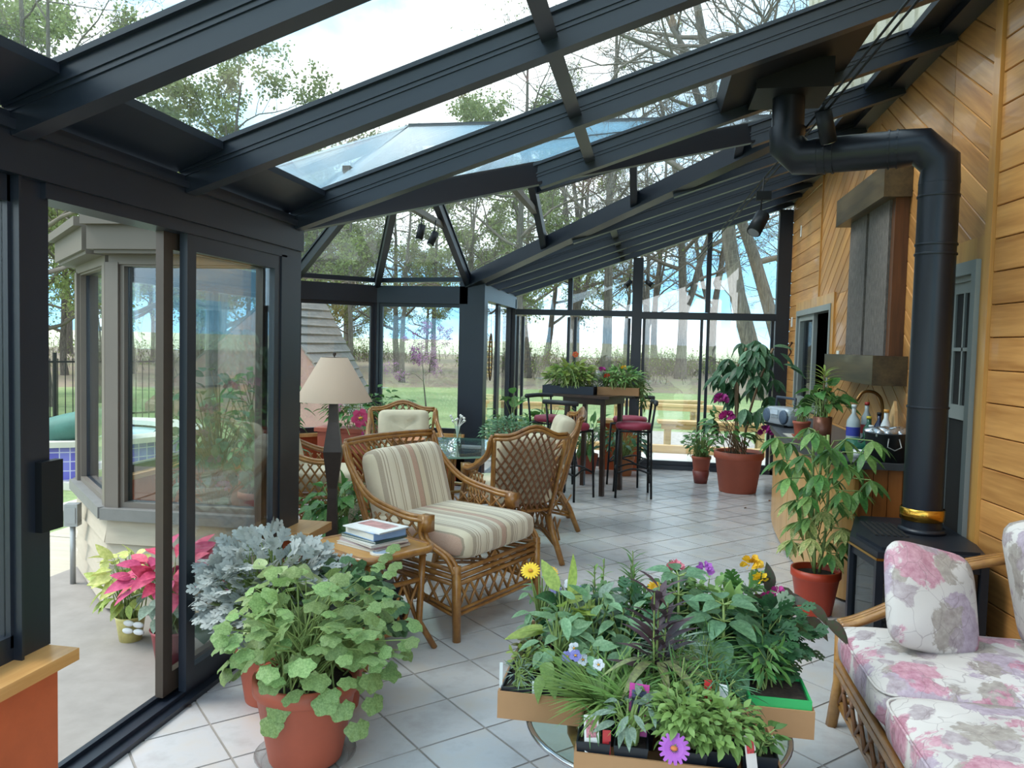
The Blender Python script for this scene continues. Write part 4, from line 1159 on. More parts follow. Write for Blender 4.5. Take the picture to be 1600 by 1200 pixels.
for (r0, z0), (r1, z1) in zip([(.13, .0), (.13, .03), (.05, .06), (.032, .45), (.030, .62), (.058, .86), (.032, 1.05), (.022, 1.30)], [(.13, .03), (.05, .06), (.032, .45), (.030, .62), (.058, .86), (.032, 1.05), (.022, 1.30), (.012, 1.46)]):
    vs = [(r0*sx, r0*sy, z0) for sx, sy in ((-1, -1), (1, -1), (1, 1), (-1, 1))]+[(r1*sx, r1*sy, z1) for sx, sy in ((-1, -1), (1, -1), (1, 1), (-1, 1))]
    p.add(vs, [(0, 1, 5, 4), (1, 2, 6, 5), (2, 3, 7, 6), (3, 0, 4, 7)])
p.add([(-.13, -.13, 0), (.13, -.13, 0), (.13, .13, 0), (-.13, .13, 0)], [(3, 2, 1, 0)]).build('lamp_post', BRONZE, fl)
MB().lathe([(.004, 1.455), (.004, 1.475), (.011, 1.48), (.011, 1.497), (.003, 1.50)], 10).tube([(-.083, 0, 1.463), (.083, 0, 1.463)], .003, 5).tube([(0, -.083, 1.463), (0, .083, 1.463)], .003, 5).build('finial', BRONZE, fl)

# bar table
BARW = wood_mat('dark_walnut', '#3a261a', '#241711', .35, 8, .05, 2)
bt = empty('bar_table', (-.60, 8.57, 0), math.radians(-22), 'tall dark square bar table carrying seedling trays', 'table')
MB().cbox((0, 0, 1.045), (.66, .66, .03)).build('table_top', BARW, bt); MB().cbox((0, 0, .995), (.50, .50, .07)).build('apron', BARW, bt)
for sx in (-1, 1):
    for sy in (-1, 1):
        MB().beam((sx*.23, sy*.23, 0), (sx*.21, sy*.21, 1.0), .045, .045, (1, 0, 0)).build('leg', BARW, bt)
RED = mat('dusty_red_vinyl', '#8f2b42', .5, 0, .08, 6)
def stool(lab, loc, back):
    t = empty('bar_stool', loc, math.atan2(back[1], back[0])-PI/2, lab, 'stool', 'bar stools around the tall table')
    MB().lathe([(.10, -.035), (.185, -.03), (.20, 0), (.185, .03), (.10, .042), (.01, .045)], 26, (0, 0, .745)).build('seat_cushion', RED, t, True)
    for sx in (-1, 1):
        for sy in (-1, 1):
            top = 1.0 if sy > 0 else .70
            MB().tube([(sx*.185, sy*.185, 0), (sx*.165, sy*.165, .70)]+([(sx*.18, sy*.20, top)] if sy > 0 else []), .012, 7).build('leg', BLACK, t, True)
    f = MB()
    f.tube([(sx*.166, sy*.166, .70) for sx, sy in ((-1, -1), (1, -1), (1, 1), (-1, 1))], .011, 6, closed=True)
    f.build('seat_frame', BLACK, t, True)
    r = MB()
    for (a, b2) in (((-1, -1), (1, -1)), ((1, -1), (1, 1)), ((1, 1), (-1, 1)), ((-1, 1), (-1, -1))):
        r.tube(curve([(a[0]*.178, a[1]*.178, .26), ((a[0]+b2[0])*.089, (a[1]+b2[1])*.089, .31), (b2[0]*.178, b2[1]*.178, .26)], 5), .010, 6)
    r.build('footrest', BLACK, t, True)
    MB().tube([(-.21, .20, .995), (0, .225, 1.0), (.21, .20, .995)], .024, 8).build('back_rail', mat('black_padding', '#26292c', .6), t, True)
    return t
stool('black bar stool front left of the table, back rail toward the wicker chairs', (-.80, 8.10, 0), (-.45, -.85))
stool('black bar stool at the right front with its back toward the cedar wall', (-.16, 8.42, 0), (1, .1))
stool('black bar stool behind the table on the right', (-.22, 9.12, 0), (.35, .95))
stool('black bar stool behind the table on the left', (-1.10, 8.85, 0), (-.75, .6))

# coffee table in the foreground
ct = empty('coffee_table', (.05, 2.46, 0), 0, 'low round glass coffee table on rattan legs under the plant flats', 'table')
MB().lathe([(.395, .408), (.395, .420)], 56).build('glass_top', TGL, ct)
CHROME = mat('polished_metal_rim', '#a9adb0', .15, .9, .05)
MB().tube([(.40*math.cos(k*PI/28), .40*math.sin(k*PI/28), .412) for k in range(56)], .009, 8, closed=True).build('metal_rim', CHROME, ct, True)
for k in range(4):
    a = k*PI/2+math.radians(40)
    m = MB()
    rods(m, [(.27*math.cos(a), .27*math.sin(a), .40), (.25*math.cos(a), .25*math.sin(a), .25), (.30*math.cos(a), .30*math.sin(a), 0)], [(0, 0, 0), (.03*math.sin(a), -.03*math.cos(a), 0), (-.03*math.sin(a), .03*math.cos(a), 0)], .021)
    m.build('leg', RATTAN, ct, True)
MB().tube([(.26*math.cos(k*PI/14), .26*math.sin(k*PI/14), .37) for k in range(28)], .018, 7, closed=True).build('ring_rail', RATTAN, ct, True)

# floral sofa
FLOR = NT('floral_chintz')
_v = FLOR.coord('Object')
_w = FLOR.new('TexNoise'); _w.inputs['Scale'].default_value = 7; FLOR.lk(_v, _w.inputs['Vector'])
_mv = FLOR.new('VectorMath'); _mv.operation = 'MULTIPLY_ADD'; FLOR.lk(_w.outputs['Color'], _mv.inputs[0]); _mv.inputs[1].default_value = (.16, .16, .16); FLOR.lk(_v, _mv.inputs[2])
def _vor(scale, feat='F1', seedoff=0.0):
    mp = FLOR.new('Mapping'); mp.inputs['Location'].default_value = (seedoff, seedoff*.7, seedoff*1.3); FLOR.lk(_mv.outputs[0], mp.inputs[0])
    x = FLOR.new('TexVoronoi'); x.feature = feat; x.inputs['Scale'].default_value = scale; FLOR.lk(mp.outputs[0], x.inputs['Vector']); return x
_c = FLOR.ramp(FLOR.noise(_v, 3, 2), [(.4, '#bfb8b3'), (.6, '#cfc8c3')])
for sc, off, rad, c1, c2 in ((4.3, 0.0, .43, '#917d8d', '#b5a4b2'), (4.9, 3.1, .41, '#857a72', '#aaa096'), (4.0, 7.7, .39, '#a5667a', '#c998a5'), (7.5, 5.3, .30, '#8f8084', '#b3a6a9')):
    v = _vor(sc, 'F1', off); pet = FLOR.noise(_mv.outputs[0], 26, 3, .7)
    d = FLOR.math('ADD', v.outputs['Distance'], FLOR.math('MULTIPLY', FLOR.math('SUBTRACT', pet, .5), .45))
    fac = FLOR.new('MapRange'); fac.inputs['From Min'].default_value = rad-.03; fac.inputs['From Max'].default_value = rad+.02; fac.inputs['To Min'].default_value = .85; fac.inputs['To Max'].default_value = 0
    FLOR.lk(d, fac.inputs['Value'])
    _c = FLOR.mix(fac.outputs[0], _c, FLOR.ramp(FLOR.noise(_v, 30, 3, .7), [(.3, c1), (.7, c2)]))
_ve = _vor(8.0, 'DISTANCE_TO_EDGE', 1.7)
_ln = FLOR.new('MapRange'); _ln.inputs['From Min'].default_value = 0; _ln.inputs['From Max'].default_value = .016; _ln.inputs['To Min'].default_value = .5; _ln.inputs['To Max'].default_value = 0
FLOR.lk(_ve.outputs['Distance'], _ln.inputs['Value'])
_c = FLOR.mix(_ln.outputs[0], _c, '#77696c')
FLOR.lk(_c, FLOR.p.inputs['Base Color']); FLOR.p.inputs['Roughness'].default_value = .85; FLOR.p.inputs['Specular IOR Level'].default_value = .25
FLOR.bump(FLOR.noise(_v, 11, 3), .25, .01); FLOR = FLOR.m
sf = empty('rattan_sofa', (1.25, 2.35, 0), 0, 'rattan sofa with floral chintz cushions at the right edge', 'sofa')
def sofa_c(nm, c, d, M=None, e1=.5, e2=.2): return cushion(nm, c, d, FLOR, sf, e1, e2, M)
y0s = 3.38-2.35
for k in range(3):
    cy = y0s-.33-k*.66
    o = sofa_c('seat_cushion', (-.07, cy, .395), (.405, .335, .095))
    pp = MB().tube([(math.copysign(abs(math.cos(a))**.2, math.cos(a))*.40, math.copysign(abs(math.sin(a))**.2, math.sin(a))*.33, .055) for a in [2*PI*q/48 for q in range(48)]], .005, 5, closed=True)
    pp.build('piping', FLOR, o, True)
    Mb = Matrix.Rotation(math.radians(78), 4, 'Y')
    sofa_c('back_cushion', (.24, cy, .70), (.26, .335, .11), Mb, .6, .25)
yN = y0s-2.0
fr = MB()
for z in (.285, .25): fr.tube([(-.44, y0s+.04, z), (-.44, yN, z)], .017, 7)
for z in (.12, .095): fr.tube([(-.42, y0s+.04, z), (-.42, yN, z)], .015, 7)
for y in (y0s+.05, yN):
    rods(fr, [(-.44, y, .44), (-.36, y, .47), (-.20, y, .56), (-.05, y, .70), (.30, y, .80)], [(0, 0, 0), (0, .025, 0), (0, -.025, 0)], .018)
    for z in (.285, .12): fr.tube([(-.44, y, z), (.40, y, z)], .016, 7)
fr.tube([(.38, y0s+.05, .82), (.42, 0, .86), (.38, yN, .82)], .022, 8)
fr.build('frame', RATTAN, sf, True)
for y in (y0s+.05, (y0s+yN)/2, yN):
    MB().tube([(-.43, y, .44), (-.43, y, .2), (-.45, y+.02, 0)], [.027, .026, .024], 8).build('leg', RATTAN, sf, True)
    MB().tube([(.38, y, .82), (.36, y, .3), (.40, y, 0)], [.024, .026, .024], 8).build('leg', RATTAN, sf, True)
la = MB(); nk = 15
for k in range(nk):
    a = yN+(y0s+.04-yN)*k/nk; b_ = a+(y0s+.04-yN)/nk
    la.tube([(-.43, a, .11), (-.43, b_, .26)], .009, 5).tube([(-.43, b_, .11), (-.43, a, .26)], .009, 5)
la.build('base_lattice', RDARK, sf, True)
MB().box(-.40, .36, yN, y0s+.02, .27, .30).build('seat_deck', RDARK, sf)
tp = MB().sellip((0, 0, 0), (.20, .20, .072), 1.0, .38, 36, 14).build('throw_pillow', FLOR, None, True)
tp.rotation_euler = Euler((math.radians(66), math.radians(14), math.radians(22)), 'XYZ'); tp.location = (1.065, 3.15, .66)
tag(tp, 'square floral throw pillow propped in the far corner of the sofa', 'pillow')

# stove and flue pipe
IRONB = mat('blue_black_cast_iron', '#1d222b', .42, .25, .12, 10)
BRASS = mat('polished_brass', '#c9973f', .2, 1, .06)
SG = glass_mat('stove_glass', (.55, .58, .58), 1.7)
st = empty('gas_stove', (0, 0, 0), 0, 'black gas stove with glass panes and brass trim under the flue', 'stove')
SP = [(1.20, 4.86), (1.05, 4.34), (1.10, 4.00), (1.61, 4.02), (1.66, 4.30), (1.66, 4.86)]
def inset(P, f):
    cx = sum(p[0] for p in P)/len(P); cy = sum(p[1] for p in P)/len(P); return [(cx+(x-cx)*f, cy+(y-cy)*f) for x, y in P]
MB().prism(inset(SP, .98)[::-1], .58, .62).prism(inset(SP, .88)[::-1], .62, .635).build('top_plate', IRONB, st)
MB().prism(inset(SP, .93)[::-1], .06, .17).build('base', IRONB, st)
MB().prism(inset(SP, .98)[::-1], .0, .06).build('plinth', IRONB, st)
bq = inset(SP, .93)
for i in range(6):
    a = Vector((*bq[i], 0)); b_ = Vector((*bq[(i+1) % 6], 0))
    MB().beam(a+Vector((0, 0, .17)), a+Vector((0, 0, .58)), .035, .035, (1, 0, 0)).build('corner_post', IRONB, st)
    if i in (0, 1, 2):
        d = (b_-a).normalized(); nn = Vector((d.y, -d.x, 0))
        MB().slab([a+Vector((0, 0, .17)), b_+Vector((0, 0, .17)), b_+Vector((0, 0, .54)), a+Vector((0, 0, .54))], .006).build('glass_door', SG, st)
        MB().beam(a+Vector((0, 0, .56)), b_+Vector((0, 0, .56)), .02, .05).build('door_rail', IRONB, st)
    else: MB().slab([a+Vector((0, 0, .17)), b_+Vector((0, 0, .17)), b_+Vector((0, 0, .58)), a+Vector((0, 0, .58))], .01).build('side_panel', IRONB, st)
tr = MB(); sq = inset(SP, .985)
for i in (0, 1, 2): tr.beam((*sq[i], .583), (*sq[i+1], .583), .008, .012)
tr.build('brass_trim', BRASS, st)
vn = MB()
for k in range(6): vn.box(1.17+k*.03, 1.185+k*.03, 4.30, 4.62, .635, .642)
vn.build('vent_grille', DARK, st)
lg = MB()
for k in range(4): lg.tube([(1.22, 4.12+k*.10, .20+.03*k), (1.36, 4.22+k*.09, .25+.03*k), (1.50, 4.17+k*.1, .23+.04*k)], .035, 8)
lg.build('ceramic_logs', mat('ceramic_logs', '#8b7a68', .9, 0, .3, 12), st, True)
fp = empty('flue_pipe', (0, 0, 0), 0, 'long black flue pipe rising from the stove and elbowing to the roof', 'pipe')
PX, PY, PR = 1.445, 4.47, .098
PB = mat('blue_black_flue_enamel', '#191d26', .36, .2, .08, 4)
ZH = 2.665; QX, QY = .715, 4.72
def pipe(nm, pts, r, par=fp, n=28): return smooth_by_angle(MB().tube(pts, r, n).build(nm, PB, par), 40)
pipe('vertical_section', [(PX, PY, .66), (PX, PY, 1.30)], PR); pipe('vertical_section', [(PX, PY, 1.30), (PX, PY, 2.15)], PR*.995); pipe('vertical_section', [(PX, PY, 2.15), (PX, PY, 2.47)], PR)
hd = Vector((QX-PX, QY-PY, 0)).normalized()
def miter(p, d0, d1, r, L):
    pts = [p-d0*L, p-d0*L*.45]; 
    q0 = p-d0*L*.45; q1 = p+d1*L*.45
    return pts+[q1, p+d1*L]
pipe('elbow', miter(Vector((PX, PY, ZH)), Vector((0, 0, 1)), hd, PR, .2), PR*1.02)
pipe('horizontal_section', [Vector((PX, PY, ZH))+hd*.19, Vector((QX, QY, ZH))-hd*.15], PR*.99)
pipe('elbow', miter(Vector((QX, QY, ZH)), hd, Vector((0, 0, 1)), PR, .17), PR*1.02)
pipe('vertical_section', [(QX, QY, ZH+.16), (QX, QY, 3.12)], PR*.9)
for z in (1.30, 2.10, 2.15, 2.40): MB().lathe([(PR+.004, z-.006), (PR+.006, z), (PR+.004, z+.006)], 28, (PX, PY, 0), False, False).build('seam_ring', PB, fp, True)
for s in (.20, .24, .52, .56):
    c0 = Vector((PX, PY, ZH))+hd*s*1.0; MB().tube([c0, c0+hd*.010], PR+.005, 28).build('seam_ring', PB, fp)
MB().lathe([(PR+.006, .70), (PR+.012, .705), (PR+.012, .76), (PR+.006, .765)], 32, (PX, PY, 0), False, False).build('brass_collar', BRASS, fp, True)
MB().lathe([(PR+.02, .636), (PR+.015, .66)], 28, (PX, PY, 0)).build('flue_socket', PB, fp, True)
MB().box(QX-.20, QX+.20, QY-.20, QY+.20, 3.0, 3.16).build('ceiling_box', BLACK, fp)

# slate and timber wall fountain
SLATE = NT('rough_grey_slate')
_v = SLATE.coord('Object', (1, 1, .35)); _f = SLATE.noise(_v, 45, 5, .75)
SLATE.lk(SLATE.ramp(_f, [(.3, '#4c4643'), (.55, '#6b635d'), (.75, '#857b73')]), SLATE.p.inputs['Base Color']); SLATE.p.inputs['Roughness'].default_value = .8; SLATE.bump(_f, .5, .01); SLATE = SLATE.m
DTIM = wood_mat('mossy_dark_timber', '#5a4a30', '#2e2418', .45, 6, .05, 1)
sl = empty('wall_water_panel', (0, 0, 0), 0, 'dark timber and slate water panel hung on the chevron boards', 'fountain')
MB().box(1.50, WX-.02, 5.70, 7.10, 2.63, 2.85).build('cap_beam', DTIM, sl)
for y0, y1 in ((5.82, 6.34), (6.41, 6.90)): MB().box(1.575, 1.655, y0, y1, 1.56, 2.63).build('slate_slab', SLATE, sl)
MB().box(1.60, WX-.02, 5.82, 6.90, 1.56, 2.63).build('backing', DTIM, sl)
MB().box(1.59, WX-.02, 5.74, 5.815, 1.56, 2.63).build('side_post', wood_mat('reddish_old_timber', '#7a4a2a', '#3f2718', .5, 6, .02, 2), sl)
tg = MB(); tg.box(1.46, 1.49, 5.62, 7.12, 1.36, 1.56).box(1.49, WX-.02, 5.62, 5.65, 1.36, 1.56).box(1.49, WX-.02, 7.09, 7.12, 1.36, 1.56).box(1.49, WX-.02, 5.65, 7.09, 1.36, 1.39)
tg.build('trough', DTIM, sl)
MB().box(1.49, WX-.02, 5.65, 7.09, 1.50, 1.535).build('trough_bed', SLATE, sl)

# curved bar counter
CW = wood_mat('blond_birch_panel', '#d2a468', '#bb8a4d', .35, 5, .06, 2)
CT = mat('dark_laminate_top', '#3f4145', .35, 0, .15, 14)
bc = empty('bar_counter', (0, 0, 0), 0, 'curved wooden bar counter with a dark worktop along the cedar wall', 'counter')
ctop = [(1.30, 8.30), (1.16, 7.95), (1.08, 7.40), (1.035, 6.70), (1.035, 6.05), (1.07, 5.55), (1.15, 5.22), (1.24, 5.10), (WX-.03, 5.10), (WX-.03, 8.30)]
crv = curve([(x, y, 0) for x, y in ctop[:8]], 5)
poly = [(p.x, p.y) for p in crv]+[(WX-.03, 5.10), (WX-.03, 8.30)]
MB().prism(poly, .865, .905).build('worktop', CT, bc)
base = curve([(x+.045, y+(.04 if y < 5.3 else 0), 0) for x, y in ctop[:8]], 4)
nseg = len(base)-1; cuts = [0, 7, 14, 21, nseg]
for i in range(4):
    seg_ = base[cuts[i]:cuts[i+1]+1]
    p = []
    vs = []; 
    out = [Vector((q.x, q.y, 0)) for q in seg_]; inn = [Vector((q.x+.02, q.y, 0)) for q in seg_]
    if i > 0: out[0] = out[0].lerp(out[1], .08); inn[0] = inn[0].lerp(inn[1], .08)
    ring = [(q.x, q.y) for q in out]+[(q.x, q.y) for q in inn[::-1]]
    MB().prism(ring, .02, .865).build('door_panel', CW, bc)
MB().box(1.30, WX-.04, 5.15, 8.25, .05, .86).build('carcass', DARK, bc)
KW = wood_mat('amber_tongue_and_groove', '#a4622c', '#8a4d1f', .4, 8, .08, 2)
x = 1.285
while x < WX-.05:
    MB().box(x+.002, min(x+.083, WX-.04), 5.135, 5.155, .02, .865).build('end_board', KW, bc); x += .085
MB().box(1.262, 1.285, 5.125, 5.16, .02, .865).build('corner_strip', TRIMWOOD, bc)
MB().box(1.085, 1.105, 6.68, 6.70, .62, .76).build('slot_handle', DARK, bc)
# ================================================================== PLANTS
def leaf_arrays(kind, L=1.0, W=.5, fold=.12, droop=.18, n=6):
    """leaf along +Y, face up +Z"""
    V = []; F = []
    if kind == 'round':                       # scalloped fan like a geranium leaf
        V.append((0, .0, 0)); k = 20
        for i in range(k+1):
            a = math.radians(-155+310*i/k); r = (1+.10*math.cos(a*5.2+math.pi))*.5
            x = r*math.sin(a)*W*2; y = .5*L*.55+r*math.cos(a)*L
            z = -.16*(r*2)**2*L+.05*math.cos(a*7)*L*.6
            V.append((x, y*.9, z))
        for i in range(k): F.append((0, i+2, i+1))
        return np.array(V, float), F
    if kind == 'lobed':                       # deeply lobed silver leaf
        for s in (-1, 1):
            pass
        spine = [(0, t*L, -droop*L*t*t) for t in np.linspace(0, 1, 5)]
        def blade(p, d, l, w):
            b = len(V); d = np.array(d, float); d /= np.linalg.norm(d); sdv = np.array([d[1], -d[0], 0]); p = np.array(p)
            for t, ww in ((0, .4), (.6, 1.0), (1.0, .5)):
                c = p+d*l*t+np.array([0, 0, -.1*l*t*t]); V.append(tuple(c-sdv*w*ww/2)); V.append(tuple(c+sdv*w*ww/2))
            F.append((b, b+1, b+3, b+2)); F.append((b+2, b+3, b+5, b+4))
        blade((0, 0, 0), (0, 1, 0), L, W*.28)
        for j, t in enumerate((.35, .6, .82)):
            for s in (-1, 1): blade((0, t*L, 0), (s*.9, .8, .1), W*.62*(1-.2*j), W*.24)
        return np.array(V, float), F
    prof = {'ovate': lambda t: math.sin(PI*min(1, t**.72))**.8, 'heart': lambda t: (math.sin(PI*min(1, t**.55))**.8), 'lance': lambda t: math.sin(PI*t**.85)**.9,
            'linear': lambda t: (1-t**3)*min(1, t*6+.3), 'obov': lambda t: math.sin(PI*min(1, t**1.35))**.8}[kind]
    for i in range(n+1):
        t = i/n; w = max(.02, prof(t))*W/2; y = t*L*(1-.15*droop*t); z = -droop*L*t*t
        V += [(-w, y, z+fold*w*1.2), (0, y, z), (w, y, z+fold*w*1.2)]
    for i in range(n):
        a = i*3; F += [(a, a+1, a+4, a+3), (a+1, a+2, a+5, a+4)]
    return np.array(V, float), F
_lm = {}
def leaf_mesh(nm, kind, m, L=1.0, W=.5, fold=.25, droop=.2, n=6):
    key = (nm, kind, m.name, L, W, fold, droop, n)
    if key not in _lm:
        V, F = leaf_arrays(kind, L, W, fold, droop, n)
        me = bpy.data.meshes.new(nm); me.from_pydata([tuple(v) for v in V], [], F); me.materials.append(m)
        me.polygons.foreach_set('use_smooth', [True]*len(me.polygons)); me.update(); _lm[key] = me
    return _lm[key]
def frame_of(d, up, roll=0.0):
    y = Vector(d).normalized(); z = Vector(up)-y*Vector(up).dot(y)
    z = z.normalized() if z.length > 1e-4 else y.orthogonal().normalized()
    x = y.cross(z); M = Matrix((x, y, z)).transposed()
    return M @ Matrix.Rotation(roll, 3, 'Y') if roll else M
def leaf_obj(me, par, p, d, s, up=(0, 0, 1), roll=0.0, name=None):
    o = link_obj(name or me.name, me, par); M = frame_of(d, up, roll).to_4x4()
    M = M @ Matrix.Scale(s, 4); M.translation = Vector(p); o.matrix_local = M; return o
class Foliage:
    """many small leaves joined in one mesh"""
    def __init__(s): s.V = []; s.F = []; s.n = 0
    def add(s, arr, p, d, sc, up=(0, 0, 1), roll=0.0):
        V, F = arr; M = np.array(frame_of(d, up, roll))*sc
        W = V @ M.T+np.array(p); s.V.append(W); s.F.extend([tuple(i+s.n for i in f) for f in F]); s.n += len(W)
    def build(s, nm, m, par, stuff=True):
        me = bpy.data.meshes.new(nm); me.from_pydata(np.concatenate(s.V).tolist(), [], s.F); me.materials.append(m)
        me.polygons.foreach_set('use_smooth', [True]*len(me.polygons)); me.update()
        o = link_obj(nm, me, par)
        if stuff: o['kind'] = 'stuff'
        return o
G_GER = leaf_mat('geranium_green', '#8faa6c', '#728f55', .5, .3, .22, 12)
G_MID = leaf_mat('fresh_mid_green', '#5d8a45', '#47703a', .4, .3, .25, 10)
G_DEEP = leaf_mat('deep_green', '#3f6a44', '#2f5236', .35, .25, .25, 10)
G_BLUE = leaf_mat('cool_green', '#6f9670', '#55795a', .42, .3, .2, 10)
G_LIME = leaf_mat('yellow_green', '#a3b45a', '#86994a', .45, .35, .2, 10)
G_LIGHT = leaf_mat('light_green', '#8db063', '#739652', .45, .35, .2, 10)
G_GREY = leaf_mat('grey_green', '#8a9e8c', '#6f8373', .6, .25, .2, 10)
SILVER = leaf_mat('silver_felt', '#bcc3c1', '#97a19f', .8, .15, .15, 8)
PURP = leaf_mat('dark_purple_leaf', '#57434c', '#372b31', .35, .2, .25, 8)
DKRED = leaf_mat('dark_red_green_leaf', '#4a3a38', '#3a4a35', .4, .2, .25, 8)
STEM = mat('green_stem', '#7d9152', .6, 0, .15, 8)
STEMB = mat('woody_stem', '#7c654c', .8, 0, .2, 8)
SAUCER = glass_mat('clear_plastic_saucer', (.85, .88, .88), 1.5, .1, .06)
def flower_mat(n, c, c2=None): return leaf_mat(n, c, c2, .55, .25, .12, 6)
PINK = flower_mat('hot_pink_petal', '#d6497e', '#b53467'); YEL = flower_mat('yellow_petal', '#efc93a', '#e0ab22'); MAG = flower_mat('magenta_petal', '#c03e94', '#a22f7c')
VIO = flower_mat('violet_petal', '#c274cf', '#a955b8'); ORG = flower_mat('orange_red_petal', '#d35a3c', '#b8432a'); WHT = flower_mat('white_petal', '#e6e6e8', '#d0d2dc')
LPINK = flower_mat('soft_pink_petal', '#e08a98', '#cf6c7e'); LAV = flower_mat('lavender_petal', '#9c9ad0', '#7f7bbd'); POINK = flower_mat('poinsettia_pink', '#d4567c', '#b83f66'); POIY = flower_mat('cream_yellow_bract', '#d6d78a', '#b3bd68')
def pot_round(root, r1, r0, h, m, z=0.0, rim=.03, soil=True, nm='pot'):
    MB().lathe([(r0*.98, z), (r0, z+.005), (r1*.93, z+h*.80), (r1*.97, z+h*.82), (r1, z+h*.84), (r1, z+h), (r1*.91, z+h), (r1*.88, z+h-rim*1.3)], 36, cap1=False).build(nm, m, root, True)
    if soil: MB().lathe([(r1*.90, z+h-rim*1.2), (r1*.5, z+h-rim*.9), (.001, z+h-rim*.8)], 24, cap0=False, cap1=False).build('soil', SOIL, root, True)
def bushy(root, rs, me, n, c, rad, base, s=(.8, 1.2), droop=.5, m_stem=None, merge=None, up_bias=.35, spread=0.03, r_stem=.003, shell=.55, frac_stem=1.0, up_face=.75, name=None):
    """leaves on an ellipsoid shell around c; thin stems from base"""
    st = MB(); fo = Foliage() if merge is not None else None
    k = 0
    for i in range(n):
        while True:
            v = rs.normal(size=3); v /= np.linalg.norm(v)
            if v[2] > -up_bias: break
        t = shell+(1-shell)*rs.rand()**.5
        p = Vector((c[0]+v[0]*rad[0]*t, c[1]+v[1]*rad[1]*t, c[2]+v[2]*rad[2]*t))
        d = Vector((v[0], v[1], v[2]*.4-droop*rs.uniform(.3, 1.2)))+Vector(rs.normal(size=3)*.25)
        up = Vector((v[0]*.5, v[1]*.5-.15, up_face))+Vector(rs.normal(size=3)*.2)
        sc = rs.uniform(*s)
        if fo is None: leaf_obj(me, root, p, d, sc, up, 0, name)
        else: fo.add(me, p, d, sc, up)
        if m_stem is not None and rs.rand() < frac_stem:
            b = Vector(base)+Vector((rs.normal()*spread, rs.normal()*spread, 0)); mid = b.lerp(p, .55)+Vector((0, 0, .18*(p-b).length))
            st.tube([b, b.lerp(mid, .5)+Vector((0, 0, .02)), mid, p], [r_stem*1.4, r_stem*1.2, r_stem, r_stem*.7], 4, False)
    if fo is not None: fo.build('foliage', merge, root)
    if st.n: st.build('stems', m_stem, root, True)
def daisy(root, p, nrm, r, pm, cm, np_=14, nm='flower'):
    b = MB(); nrm = Vector(nrm).normalized(); M = frame_of(nrm.orthogonal(), nrm)
    ex, ey = M.col[0], M.col[1]; p = Vector(p)
    for k in range(np_):
        a = 2*PI*k/np_; u = ex*math.cos(a)+ey*math.sin(a); w = ex*-math.sin(a)+ey*math.cos(a); hw = r*2.6/np_
        b.add([p+u*r*.15, p+u*r*.6-w*hw+nrm*r*.12, p+u*r*1.0-w*hw*.5+nrm*r*.05, p+u*r*1.0+w*hw*.5+nrm*r*.05, p+u*r*.6+w*hw+nrm*r*.10], [(0, 1, 2, 3, 4)])
    o = b.build(nm, pm, root); MB().sellip((0, 0, 0), (r*.24, r*.24, r*.14), 1, 1, 10, 5).build('flower_centre', cm, o, True).location = p+nrm*r*.08
    return o
def pompon(root, p, r, pm, rs, n=40, nm='flower', sq=.8):
    V, F = leaf_arrays('obov', 1, .75, .3, .25, 3); f = Foliage()
    for i in range(n):
        v = rs.normal(size=3); v /= np.linalg.norm(v)
        if v[2] < -.3: v[2] *= -1
        f.add((V, F), np.array(p)+v*r*.35*np.array([1, 1, sq]), v, r*.75, (v[1], -v[0], .5))
    return f.build(nm, pm, root, False)
CENT = mat('flower_yellow_centre', '#c98a2a', .8)

# --- geranium in the big terracotta pot, front left
rs = np.random.RandomState(5)
gr = empty('potted_geranium', (-1.235, 2.72, 0), 0, 'leafy geranium in a terracotta pot on a clear saucer, front left', 'plant')
pot_round(gr, .195, .135, .315, TERRA, .012)
MB().lathe([(.15, 0), (.155, .004), (.185, .03), (.188, .03), (.158, .002)], 36, cap1=False).build('saucer', SAUCER, gr, True)
GL = leaf_mesh('leaf', 'round', G_GER, 1, .55)
bushy(gr, rs, GL, 215, (.03, 0, .50), (.37, .30, .22), (0, 0, .29), (.05, .092), .45, STEM, None, .75, .06, .003, .25, .6)
for p in ((.20, -.15, .30), (.24, -.10, .21), (-.02, -.19, .29), (.16, -.2, .34), (-.04, -.2, .24), (.27, -.02, .27), (-.26, -.12, .37)): leaf_obj(GL, gr, p, (p[0], p[1]-.1, -.6), .085, (p[0], p[1]-.2, .5))
# --- dusty miller behind it
dm = empty('potted_dusty_miller', (-1.60, 3.16, 0), 0, 'silver dusty miller in a terracotta pot beside the sliding door', 'plant')
pot_round(dm, .15, .11, .25, TERRA)
bushy(dm, rs, leaf_arrays('lobed', 1, .85, .2, .15), 520, (.02, -.02, .46), (.30, .24, .26), (0, 0, .22), (.06, .10), .05, STEM, SILVER, .5, .05, .003, .45, 1.0, .6)
# variegated sprig in between
vp = empty('variegated_ivy', (-1.42, 2.98, 0), 0, 'pale green variegated plant in front of the dusty miller', 'plant')
pot_round(vp, .10, .075, .22, TERRA)
bushy(vp, rs, leaf_mesh('leaf', 'heart', leaf_mat('variegated_leaf', '#b2bf8e', '#7f9a63', .45, .3, .15, 25), 1, .8, .15, .2), 46, (-.03, -.03, .46), (.15, .12, .22), (0, 0, .2), (.06, .095), .3, STEM, None, .6, .04, .003, .5, 1.0, .5)
g2 = empty('potted_geranium', (-1.28, 3.16, 0), 0, 'darker geranium in a terracotta pot beside the end table', 'plant')
pot_round(g2, .11, .08, .24, TERRA)
bushy(g2, rs, leaf_mesh('leaf', 'round', leaf_mat('dark_geranium_green', '#587a52', '#466643', .5, .3, .2), 1, .5), 90, (.03, .0, .44), (.24, .20, .19), (0, 0, .2), (.06, .09), .35, STEM, None, .5, .05, .003, .5, 1.0)  # leaves are a darker green than those of the front geranium
